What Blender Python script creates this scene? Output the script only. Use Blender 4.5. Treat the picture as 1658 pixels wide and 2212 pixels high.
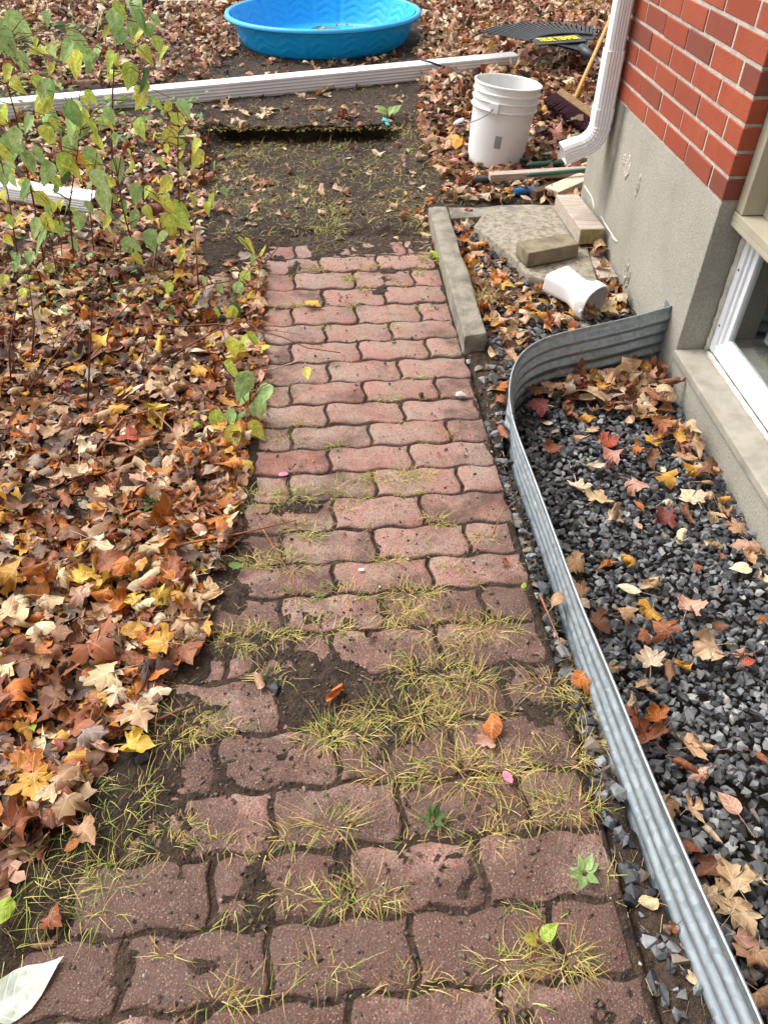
import bpy, bmesh, math, random
import numpy as np
from mathutils import Vector, Matrix, noise as mnoise

random.seed(7)
RNG = np.random.default_rng(11)
for o in list(bpy.data.objects):
    bpy.data.objects.remove(o)
sc = bpy.context.scene
COL = sc.collection
R = math.radians

# ------------------------------------------------------------------ camera
CAM_H = 1.33
PITCH = R(43.37)
cam_d = bpy.data.cameras.new('camera')
cam = bpy.data.objects.new('camera', cam_d)
COL.objects.link(cam)
cam.location = (0, 0, CAM_H)
cam.rotation_euler = (math.pi / 2 - PITCH, 0, 0)
cam_d.sensor_fit = 'VERTICAL'
cam_d.sensor_height = 36.0
cam_d.sensor_width = 36.0
cam_d.lens = 26.0
cam_d.clip_start = 0.02
cam_d.clip_end = 500
sc.camera = cam

# ------------------------------------------------------------------ world, sun, exposure (overcast)
SUN_EL, SUN_AZ = R(54), R(-62)          # azimuth from +Y towards +X
world = bpy.data.worlds.new('World')
sc.world = world
world.use_nodes = True
wn = world.node_tree
wn.nodes.clear()
w_out = wn.nodes.new('ShaderNodeOutputWorld')
w_bg = wn.nodes.new('ShaderNodeBackground')
w_sky = wn.nodes.new('ShaderNodeTexSky')
w_sky.sky_type = 'NISHITA'
w_sky.sun_disc = False
w_sky.sun_elevation = SUN_EL
w_sky.sun_rotation = SUN_AZ
w_sky.air_density = 1.0
w_sky.dust_density = 6.0
w_sky.ozone_density = 1.0
w_hs = wn.nodes.new('ShaderNodeHueSaturation')
w_hs.inputs['Saturation'].default_value = 0.18      # grey overcast sky
w_bg.inputs['Strength'].default_value = 0.148
wn.links.new(w_sky.outputs['Color'], w_hs.inputs['Color'])
wn.links.new(w_hs.outputs['Color'], w_bg.inputs['Color'])
wn.links.new(w_bg.outputs['Background'], w_out.inputs['Surface'])

sun_d = bpy.data.lights.new('sun', 'SUN')
sun = bpy.data.objects.new('sun', sun_d)
COL.objects.link(sun)
sun_d.energy = 1.4
sun_d.angle = R(42)
sun_d.color = (1.0, 0.975, 0.945)
sd = Vector((math.sin(SUN_AZ) * math.cos(SUN_EL), math.cos(SUN_AZ) * math.cos(SUN_EL), math.sin(SUN_EL)))
sun.rotation_euler = sd.to_track_quat('Z', 'Y').to_euler()
sun.location = sd * 20

sc.view_settings.view_transform = 'Standard'
sc.view_settings.look = 'None'
sc.view_settings.exposure = 0.86
sc.view_settings.gamma = 1.0
sc.view_settings.use_curve_mapping = False
sc.cycles.max_bounces = 6
sc.cycles.transparent_max_bounces = 8

# ------------------------------------------------------------------ placing helpers
SP, CP = math.sin(PITCH), math.cos(PITCH)
def ray(px, py):
    u = (px - 829) / 1597.0
    v = (1106 - py) / 1597.0
    return u, CP + v * SP, -SP + v * CP
def at(px, py, z=0.0):
    a, b, c = ray(px, py)
    t = (z - CAM_H) / c
    return Vector((a * t, b * t, z))
def at_y(px, py, Y):
    a, b, c = ray(px, py)
    t = Y / b
    return Vector((a * t, Y, CAM_H + c * t))
def wall_x(Y):
    return 1.0448 - 0.051 * Y
def right_edge(Y):                # path's right edge
    return 0.408 - 0.0768 * (Y - 0.371)

def s2l(*c):
    return tuple(((x / 255.0) / 12.92 if x / 255.0 <= 0.04045 else ((x / 255.0 + 0.055) / 1.055) ** 2.4) for x in c)

# value noise
_P = np.random.default_rng(3).random((256, 256))
def vnoise(x, y):
    x = np.asarray(x, float); y = np.asarray(y, float)
    xi = np.floor(x).astype(int); yi = np.floor(y).astype(int)
    fx = x - xi; fy = y - yi
    fx = fx * fx * (3 - 2 * fx); fy = fy * fy * (3 - 2 * fy)
    a = _P[xi & 255, yi & 255]; b = _P[(xi + 1) & 255, yi & 255]
    c = _P[xi & 255, (yi + 1) & 255]; d = _P[(xi + 1) & 255, (yi + 1) & 255]
    return (a * (1 - fx) + b * fx) * (1 - fy) + (c * (1 - fx) + d * fx) * fy - 0.5
def sstep(a, b, x):
    t = np.clip((np.asarray(x, float) - a) / (b - a), 0, 1)
    return t * t * (3 - 2 * t)

# ------------------------------------------------------------------ object helpers
def tag(o, label=None, cat=None, group=None, kind=None):
    if label: o['label'] = label
    if cat: o['category'] = cat
    if group: o['group'] = group
    if kind: o['kind'] = kind
    return o
def link(name, me, material=None, parent=None):
    o = bpy.data.objects.new(name, me)
    COL.objects.link(o)
    if material is not None and me is not None and len(me.materials) == 0:
        me.materials.append(material)
    if parent is not None:
        o.parent = parent
    return o
def empty(name, loc=(0, 0, 0), rot=(0, 0, 0)):
    o = bpy.data.objects.new(name, None)
    o.empty_display_size = 0.05
    COL.objects.link(o)
    o.location = loc
    o.rotation_euler = rot
    return o
def mesh_np(name, V, F, col=None, uv=None, smooth=False):
    me = bpy.data.meshes.new(name)
    V = np.ascontiguousarray(V, dtype=np.float32); F = np.ascontiguousarray(F, dtype=np.int32)
    me.vertices.add(len(V)); me.vertices.foreach_set('co', V.ravel())
    k = F.shape[1]
    me.loops.add(F.size); me.loops.foreach_set('vertex_index', F.ravel())
    me.polygons.add(len(F))
    me.polygons.foreach_set('loop_start', np.arange(0, F.size, k, dtype=np.int32))
    me.polygons.foreach_set('loop_total', np.full(len(F), k, dtype=np.int32))
    me.polygons.foreach_set('use_smooth', np.full(len(F), smooth, dtype=bool))
    me.update(calc_edges=True)
    if col is not None:
        a = me.attributes.new('col', 'FLOAT_COLOR', 'POINT')
        c4 = np.ones((len(V), 4), np.float32); c4[:, :3] = col
        a.data.foreach_set('color', c4.ravel())
    if uv is not None:
        a = me.attributes.new('leafuv', 'FLOAT_VECTOR', 'POINT')
        u3 = np.zeros((len(V), 3), np.float32); u3[:, :2] = uv
        a.data.foreach_set('vector', u3.ravel())
    me.validate()
    return me

class MB:
    """collects boxes, tubes and rings into one mesh"""
    def __init__(self):
        self.v = []; self.f = []
    def add(self, verts, faces):
        b = len(self.v)
        self.v += [tuple(p) for p in verts]
        self.f += [tuple(i + b for i in q) for q in faces]
        return self
    def box(self, lo, hi, M=None):
        x0, y0, z0 = lo; x1, y1, z1 = hi
        vs = [Vector(p) for p in ((x0, y0, z0), (x1, y0, z0), (x1, y1, z0), (x0, y1, z0), (x0, y0, z1), (x1, y0, z1), (x1, y1, z1), (x0, y1, z1))]
        if M is not None: vs = [M @ p for p in vs]
        return self.add(vs, [(0, 3, 2, 1), (4, 5, 6, 7), (0, 1, 5, 4), (1, 2, 6, 5), (2, 3, 7, 6), (3, 0, 4, 7)])
    def tube(self, pts, rad, n=8, cap=True):
        pts = [Vector(p) for p in pts]
        rs = rad if isinstance(rad, (list, tuple)) else [rad] * len(pts)
        rings = []
        prev = None
        for i, p in enumerate(pts):
            d = (pts[min(i + 1, len(pts) - 1)] - pts[max(i - 1, 0)])
            d.normalize()
            ref = prev if prev is not None else (Vector((0, 0, 1)) if abs(d.z) < 0.9 else Vector((1, 0, 0)))
            a = (ref - d * ref.dot(d)); a.normalize()
            b = d.cross(a); prev = a
            rings.append([p + (a * math.cos(2 * math.pi * k / n) + b * math.sin(2 * math.pi * k / n)) * rs[i] for k in range(n)])
        vs = [q for r in rings for q in r]; fs = []
        for i in range(len(rings) - 1):
            for k in range(n):
                fs.append((i * n + k, i * n + (k + 1) % n, (i + 1) * n + (k + 1) % n, (i + 1) * n + k))
        if cap:
            fs.append(tuple(range(n - 1, -1, -1))); fs.append(tuple(range((len(rings) - 1) * n, len(rings) * n)))
        return self.add(vs, fs)
    def loft(self, rings, closed=True, cap=True):
        n = len(rings[0]); vs = [q for r in rings for q in r]; fs = []
        for i in range(len(rings) - 1):
            for k in range(n if closed else n - 1):
                fs.append((i * n + k, i * n + (k + 1) % n, (i + 1) * n + (k + 1) % n, (i + 1) * n + k))
        if cap and closed:
            fs.append(tuple(range(n - 1, -1, -1))); fs.append(tuple(range((len(rings) - 1) * n, len(rings) * n)))
        return self.add(vs, fs)
    def lathe(self, prof, n=48, closed_profile=False):
        m = len(prof); vs = []; fs = []
        for k in range(n):
            c, s = math.cos(2 * math.pi * k / n), math.sin(2 * math.pi * k / n)
            vs += [(r * c, r * s, z) for r, z in prof]
        for k in range(n):
            for i in range(m if closed_profile else m - 1):
                j = (i + 1) % m
                fs.append((k * m + i, ((k + 1) % n) * m + i, ((k + 1) % n) * m + j, k * m + j))
        return self.add(vs, fs)
    def mesh(self, name, bevel=0.0, smooth=False, segs=2):
        me = bpy.data.meshes.new(name)
        me.from_pydata(self.v, [], self.f)
        bm = bmesh.new(); bm.from_mesh(me)
        bmesh.ops.recalc_face_normals(bm, faces=bm.faces[:])
        if bevel > 0:
            es = [e for e in bm.edges if len(e.link_faces) == 2 and e.calc_face_angle(0) > 0.5]
            bmesh.ops.bevel(bm, geom=es, offset=bevel, segments=segs, affect='EDGES', profile=0.6, clamp_overlap=True)
        bm.to_mesh(me); bm.free()
        if smooth:
            for p in me.polygons: p.use_smooth = True
        return me
    def build(self, name, material, parent=None, bevel=0.0, smooth=False, segs=2):
        return link(name, self.mesh(name, bevel, smooth, segs), material, parent)

def rough_up(me, amp, scale, seed=0.0, subdiv=0):
    """uneven surface: subdivide and push vertices by noise"""
    bm = bmesh.new(); bm.from_mesh(me)
    if subdiv:
        bmesh.ops.subdivide_edges(bm, edges=bm.edges[:], cuts=subdiv, use_grid_fill=True)
    bm.normal_update()
    for v in bm.verts:
        q = v.co * scale + Vector((seed, seed * 1.7, seed * 0.3))
        v.co += v.normal * amp * mnoise.fractal(q, 0.8, 2.0, 3)
    bm.to_mesh(me); bm.free()
    return me
def shade_auto(me, ang=0.6):
    for p in me.polygons: p.use_smooth = True
    try:
        me.set_sharp_from_angle(angle=ang)
    except Exception:
        pass

# ------------------------------------------------------------------ materials
class NT:
    def __init__(self, name, rough=0.6, spec=0.3, metal=0.0):
        self.m = bpy.data.materials.new(name); self.m.use_nodes = True
        self.t = self.m.node_tree; self.n = self.t.nodes
        self.b = self.n['Principled BSDF']
        self.b.inputs['Roughness'].default_value = rough
        self.b.inputs['Specular IOR Level'].default_value = spec
        self.b.inputs['Metallic'].default_value = metal
    def L(self, a, b): self.t.links.new(a, b)
    def pos(self): return self.n.new('ShaderNodeNewGeometry').outputs['Position']
    def objc(self): return self.n.new('ShaderNodeTexCoord').outputs['Object']
    def rnd(self): return self.n.new('ShaderNodeObjectInfo').outputs['Random']
    def attr(self, name, vec=False):
        a = self.n.new('ShaderNodeAttribute'); a.attribute_name = name
        return a.outputs['Vector'] if vec else a.outputs['Color']
    def _set(self, sock, v):
        if isinstance(v, bpy.types.NodeSocket): self.L(v, sock)
        elif isinstance(v, (tuple, list)) and len(v) == 3 and sock.type == 'RGBA': sock.default_value = (*v, 1)
        else: sock.default_value = v
    def noise(self, scale, detail=4, rough=0.55, vec=None, dist=0.0):
        x = self.n.new('ShaderNodeTexNoise')
        x.inputs['Scale'].default_value = scale; x.inputs['Detail'].default_value = detail
        x.inputs['Roughness'].default_value = rough; x.inputs['Distortion'].default_value = dist
        if vec is not None: self.L(vec, x.inputs['Vector'])
        return x.outputs['Fac']
    def voro(self, scale, vec=None, out='Distance', feature='F1', rand=1.0):
        x = self.n.new('ShaderNodeTexVoronoi'); x.feature = feature
        x.inputs['Scale'].default_value = scale; x.inputs['Randomness'].default_value = rand
        if vec is not None: self.L(vec, x.inputs['Vector'])
        return x.outputs[out]
    def ramp(self, fac, stops):
        x = self.n.new('ShaderNodeValToRGB'); e = x.color_ramp.elements
        while len(e) < len(stops): e.new(0.5)
        for i, (p, c) in enumerate(stops):
            e[i].position = p
            e[i].color = (c, c, c, 1) if isinstance(c, (int, float)) else (*c, 1)
        self.L(fac, x.inputs['Fac'])
        return x.outputs['Color']
    def mix(self, fac, a, b, mode='MIX'):
        x = self.n.new('ShaderNodeMix'); x.data_type = 'RGBA'; x.blend_type = mode
        self._set(x.inputs[0], fac); self._set(x.inputs[6], a); self._set(x.inputs[7], b)
        return x.outputs[2]
    def math(self, op, a, b=0.0, c=None):
        x = self.n.new('ShaderNodeMath'); x.operation = op
        self._set(x.inputs[0], a); self._set(x.inputs[1], b)
        if c is not None: self._set(x.inputs[2], c)
        return x.outputs[0]
    def scale_vec(self, vec, s):
        x = self.n.new('ShaderNodeMapping'); x.inputs['Scale'].default_value = s
        self.L(vec, x.inputs['Vector']); return x.outputs['Vector']
    def add_vec(self, vec, v):
        x = self.n.new('ShaderNodeVectorMath'); x.operation = 'ADD'
        self.L(vec, x.inputs[0]); self._set(x.inputs[1], v); return x.outputs[0]
    def bump(self, h, strength=0.4, dist=0.01, prev=None):
        x = self.n.new('ShaderNodeBump'); x.inputs['Strength'].default_value = strength
        x.inputs['Distance'].default_value = dist; self.L(h, x.inputs['Height'])
        if prev is not None: self.L(prev, x.inputs['Normal'])
        return x.outputs['Normal']
    def done(self, color=None, rough=None, normal=None):
        if color is not None: self._set(self.b.inputs['Base Color'], color)
        if rough is not None: self._set(self.b.inputs['Roughness'], rough)
        if normal is not None: self.L(normal, self.b.inputs['Normal'])
        return self.m

def m_soil():
    k = NT('soil', 0.85, 0.25); p = k.pos()
    n1 = k.noise(2.2, 5, 0.6, p); n2 = k.noise(38, 5, 0.65, p); n3 = k.noise(260, 3, 0.6, p)
    c = k.ramp(n1, [(0.3, s2l(66, 54, 46)), (0.5, s2l(85, 69, 57)), (0.72, s2l(108, 88, 71))])
    c = k.mix(k.ramp(n2, [(0.40, 0.0), (0.66, 1.0)]), c, s2l(46, 38, 33))
    c = k.mix(k.ramp(n3, [(0.60, 0.0), (0.70, 0.7)]), c, s2l(140, 118, 90))
    n4 = k.noise(95, 4, 0.7, p)
    c = k.mix(k.ramp(n4, [(0.35, 0.35), (0.6, 0.0)]), c, s2l(44, 36, 31))
    h = k.math('ADD', k.math('ADD', n2, n4), k.math('MULTIPLY', n3, 0.5))
    return k.done(c, None, k.bump(h, 1.0, 0.018))
def m_paver():
    k = NT('paver_concrete', 0.6, 0.35); p = k.pos(); r = k.rnd()
    base = k.ramp(r, [(0.0, s2l(172, 128, 114)), (0.35, s2l(160, 110, 95)), (0.7, s2l(166, 132, 118)), (1.0, s2l(168, 104, 84))])
    big = k.noise(9, 5, 0.6, p); mid = k.noise(46, 5, 0.7, p)
    grey = k.mix(k.ramp(big, [(0.38, 0.0), (0.64, 0.8)]), base, s2l(156, 140, 126))
    red = k.mix(k.ramp(mid, [(0.5, 0.0), (0.72, 0.75)]), grey, s2l(152, 80, 64))
    dirt = k.noise(5.2, 6, 0.68, k.add_vec(p, (3.1, 0.4, 0)))
    sy = k.n.new('ShaderNodeSeparateXYZ'); k.L(p, sy.inputs[0])
    near = k.n.new('ShaderNodeMapRange'); near.inputs['From Min'].default_value = 0.2; near.inputs['From Max'].default_value = 2.0
    near.inputs['To Min'].default_value = 0.19; near.inputs['To Max'].default_value = -0.08
    k.L(sy.outputs['Y'], near.inputs['Value'])
    dirtm = k.ramp(k.math('ADD', k.math('ADD', dirt, near.outputs[0]), k.math('MULTIPLY', k.math('SUBTRACT', r, 0.5), 0.16)), [(0.45, 0.0), (0.62, 0.88)])
    c = k.mix(dirtm, red, s2l(88, 60, 49))
    c = k.mix(k.ramp(k.noise(330, 2, 0.6, p), [(0.40, 0.45), (0.58, 0.0)]), c, s2l(62, 52, 48))
    c = k.mix(k.ramp(k.noise(300, 2, 0.6, k.add_vec(p, (7, 1, 2))), [(0.58, 0.0), (0.74, 0.5)]), c, s2l(196, 178, 168))
    sp = k.voro(170, p); spc = k.voro(170, p, 'Color')
    m1 = k.math('LESS_THAN', sp, 0.30)
    sel = k.n.new('ShaderNodeSeparateColor'); k.L(spc, sel.inputs[0])
    c = k.mix(k.math('MULTIPLY', m1, k.math('GREATER_THAN', sel.outputs[0], 0.72)), c, s2l(70, 62, 60))
    c = k.mix(k.math('MULTIPLY', k.math('LESS_THAN', sp, 0.24), k.math('GREATER_THAN', sel.outputs[1], 0.95)), c, s2l(158, 134, 120))
    h = k.math('ADD', k.math('MULTIPLY', mid, 0.7), k.noise(240, 3, 0.6, p))
    return k.done(c, k.ramp(big, [(0.3, 0.5), (0.7, 0.75)]), k.bump(h, 0.75, 0.006))
def m_brick():
    k = NT('red_clay_brick', 0.62, 0.3); p = k.pos(); r = k.rnd()
    base = k.ramp(r, [(0.0, s2l(146, 68, 46)), (0.5, s2l(160, 80, 54)), (0.82, s2l(150, 72, 50)), (0.90, s2l(122, 66, 52)), (1.0, s2l(108, 64, 54))])
    n = k.noise(22, 5, 0.6, p); n2 = k.noise(210, 2, 0.5, p)
    c = k.mix(k.ramp(k.noise(3.5, 4, 0.6, p), [(0.4, 0.0), (0.75, 0.35)]), base, s2l(112, 62, 48))
    c = k.mix(k.ramp(n, [(0.35, 0.0), (0.75, 0.6)]), c, s2l(138, 62, 42))
    c = k.mix(k.ramp(k.noise(14, 6, 0.7, k.scale_vec(p, (1, 1, 0.25))), [(0.62, 0.0), (0.78, 0.35)]), c, s2l(170, 112, 94))
    return k.done(c, None, k.bump(k.math('ADD', n, n2), 0.35, 0.004))
def m_simple(name, col, rough=0.6, spec=0.3, var=0.12, scale=30, bump=0.25, bscale=120, dist=0.004, metal=0.0, rnd=0.0):
    k = NT(name, rough, spec, metal); p = k.pos()
    n = k.noise(scale, 5, 0.6, p)
    d = tuple(max(0, x * (1 - var * 2.2)) for x in col); l = tuple(min(1, x * (1 + var)) for x in col)
    c = k.ramp(n, [(0.3, d), (0.55, col), (0.75, l)])
    if rnd:
        c = k.mix(rnd, c, k.ramp(k.rnd(), [(0, d), (1, l)]))
    nb = k.noise(bscale, 4, 0.6, p)
    return k.done(c, None, k.bump(nb, bump, dist))
def m_stucco():
    k = NT('parged_concrete', 0.88, 0.2); p = k.pos()
    n1 = k.noise(3.2, 5, 0.6, p); n2 = k.noise(170, 4, 0.7, p); n3 = k.noise(420, 2, 0.5, p)
    c = k.ramp(n1, [(0.3, s2l(150, 146, 134)), (0.5, s2l(164, 160, 148)), (0.75, s2l(176, 170, 156))])
    c = k.mix(k.ramp(n2, [(0.42, 0.0), (0.62, 0.45)]), c, s2l(112, 108, 98))
    c = k.mix(k.ramp(n3, [(0.60, 0.0), (0.70, 0.5)]), c, s2l(206, 202, 190))
    # rusty vertical runs and a wet run below the downspout's bend
    s = k.noise(9, 5, 0.65, k.scale_vec(p, (1, 1, 0.12)))
    c = k.mix(k.ramp(s, [(0.60, 0.0), (0.76, 0.5)]), c, s2l(150, 126, 98))
    sx = k.n.new('ShaderNodeSeparateXYZ'); k.L(p, sx.inputs[0])
    dy = k.math('ABSOLUTE', k.math('SUBTRACT', k.math('ADD', sx.outputs['Y'], k.math('MULTIPLY', k.noise(14, 3, 0.5, p), 0.06)), 3.045))
    wet = k.math('MULTIPLY', k.ramp(dy, [(0.0, 1.0), (0.06, 0.0)]), k.ramp(sx.outputs['Z'], [(0.10, 0.0), (0.30, 0.85), (0.5, 0.85)]))
    c = k.mix(wet, c, s2l(74, 71, 66))
    h = k.math('ADD', n2, k.math('MULTIPLY', n3, 0.5))
    return k.done(c, None, k.bump(h, 0.7, 0.004))
def m_galv():
    k = NT('galvanised_steel', 0.42, 0.5, 0.75); p = k.pos()
    v = k.voro(75, p, 'Color'); sel = k.n.new('ShaderNodeSeparateColor'); k.L(v, sel.inputs[0])
    n = k.noise(6, 5, 0.6, p); n2 = k.noise(60, 4, 0.7, p)
    c = k.ramp(sel.outputs[0], [(0.0, s2l(142, 152, 158)), (1.0, s2l(172, 182, 188))])
    c = k.mix(k.ramp(n, [(0.45, 0.0), (0.75, 0.5)]), c, s2l(138, 150, 156))
    c = k.mix(k.ramp(n2, [(0.62, 0.0), (0.74, 0.6)]), c, s2l(208, 216, 220))
    rr = k.ramp(n2, [(0.3, 0.36), (0.7, 0.58)])
    return k.done(c, rr, k.bump(n2, 0.12, 0.002))
def m_attr(name, rough=0.8, spec=0.25, bscale=150, bump=0.3, var=0.25):
    k = NT(name, rough, spec); p = k.pos(); a = k.attr('col')
    n = k.noise(bscale, 4, 0.65, p)
    c = k.mix(k.ramp(n, [(0.35, var), (0.65, 0.0)]), a, (0.01, 0.01, 0.01))
    return k.done(c, None, k.bump(n, bump, 0.004))
def m_leaf(name, veins, palmate=True, translucency=0.18, rough=0.55, blotch=0.75):
    k = NT(name, rough, 0.3); a = k.attr('col'); uv = k.attr('leafuv', True); p = k.pos()
    n1 = k.noise(24, 4, 0.6, p); n2 = k.noise(130, 3, 0.6, p); n3 = k.noise(320, 2, 0.5, p)
    hs = k.n.new('ShaderNodeHueSaturation'); hs.inputs['Value'].default_value = 0.5; hs.inputs['Saturation'].default_value = 1.08
    k.L(a, hs.inputs['Color'])
    c = k.mix(k.ramp(n1, [(0.42, 0.0), (0.72, blotch)]), a, hs.outputs['Color'])
    c = k.mix(k.ramp(n2, [(0.66, 0.0), (0.72, blotch * 0.9)]), c, k.mix(0.75, a, s2l(62, 38, 26)))
    sx = k.n.new('ShaderNodeSeparateXYZ'); k.L(uv, sx.inputs[0])
    if palmate:
        rad = k.math('SQRT', k.math('ADD', k.math('MULTIPLY', sx.outputs[0], sx.outputs[0]), k.math('MULTIPLY', sx.outputs[1], sx.outputs[1])))
        ang = k.math('DIVIDE', k.math('ABSOLUTE', k.math('ARCTAN2', sx.outputs[0], sx.outputs[1])), 0.70)
        d = k.math('MULTIPLY', k.math('MULTIPLY', k.math('ABSOLUTE', k.math('SUBTRACT', ang, k.math('ROUND', ang))), 0.70), rad)
    else:
        side = k.math('ABSOLUTE', sx.outputs[0])
        q = k.math('MULTIPLY', k.math('SUBTRACT', sx.outputs[1], k.math('MULTIPLY', side, 0.8)), 7.0)
        d2 = k.math('MULTIPLY', k.math('ABSOLUTE', k.math('SUBTRACT', q, k.math('ROUND', q))), 0.14)
        d = k.math('MINIMUM', side, k.math('ADD', d2, 0.006))
    vm = k.ramp(d, [(0.008, veins), (0.028, 0.0)])
    hv = k.n.new('ShaderNodeHueSaturation'); hv.inputs['Value'].default_value = 1.35; hv.inputs['Saturation'].default_value = 0.8
    k.L(a, hv.inputs['Color'])
    c = k.mix(vm, c, hv.outputs['Color'])
    h = k.math('ADD', k.math('MULTIPLY', n2, 0.6), k.math('ADD', k.math('MULTIPLY', n3, 0.3), k.math('MULTIPLY', vm, -0.6)))
    nb = k.bump(h, 0.35, 0.003)
    k.done(c, None, nb)
    tr = k.n.new('ShaderNodeBsdfTranslucent'); k.L(c, tr.inputs['Color']); k.L(nb, tr.inputs['Normal'])
    mx = k.n.new('ShaderNodeMixShader'); mx.inputs[0].default_value = translucency
    out = k.n['Material Output']
    k.L(k.b.outputs[0], mx.inputs[1]); k.L(tr.outputs[0], mx.inputs[2]); k.L(mx.outputs[0], out.inputs['Surface'])
    return k.m
def m_wood(name, c0, c1, axis=(1, 12, 12), scale=9, rough=0.8):
    k = NT(name, rough, 0.25); p = k.objc()
    g = k.noise(scale, 6, 0.65, k.scale_vec(p, axis), 0.6); g2 = k.noise(scale * 5, 3, 0.6, k.scale_vec(p, axis))
    c = k.ramp(g, [(0.3, c0), (0.62, c1)])
    c = k.mix(k.ramp(g2, [(0.55, 0.0), (0.7, 0.5)]), c, tuple(x * 0.45 for x in c0))
    return k.done(c, None, k.bump(k.math('ADD', g, g2), 0.5, 0.004))
def m_plastic(name, col, rough=0.4, grime=0.25, gcol=(0.12, 0.10, 0.08), gscale=7):
    k = NT(name, rough, 0.4); p = k.pos()
    n = k.noise(gscale, 6, 0.7, p); n2 = k.noise(90, 3, 0.6, p)
    c = k.mix(k.ramp(n, [(0.52, 0.0), (0.8, grime)]), col, gcol)
    c = k.mix(k.ramp(n2, [(0.68, 0.0), (0.76, grime * 1.2)]), c, gcol)
    return k.done(c, k.ramp(n, [(0.3, rough * 0.85), (0.75, min(1, rough * 1.5))]), k.bump(n2, 0.08, 0.002))
def m_glass():
    k = NT('window_glass', 0.02, 0.5)
    k.b.inputs['Transmission Weight'].default_value = 1.0; k.b.inputs['IOR'].default_value = 1.45
    return k.done((0.93, 0.97, 0.96))

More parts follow.
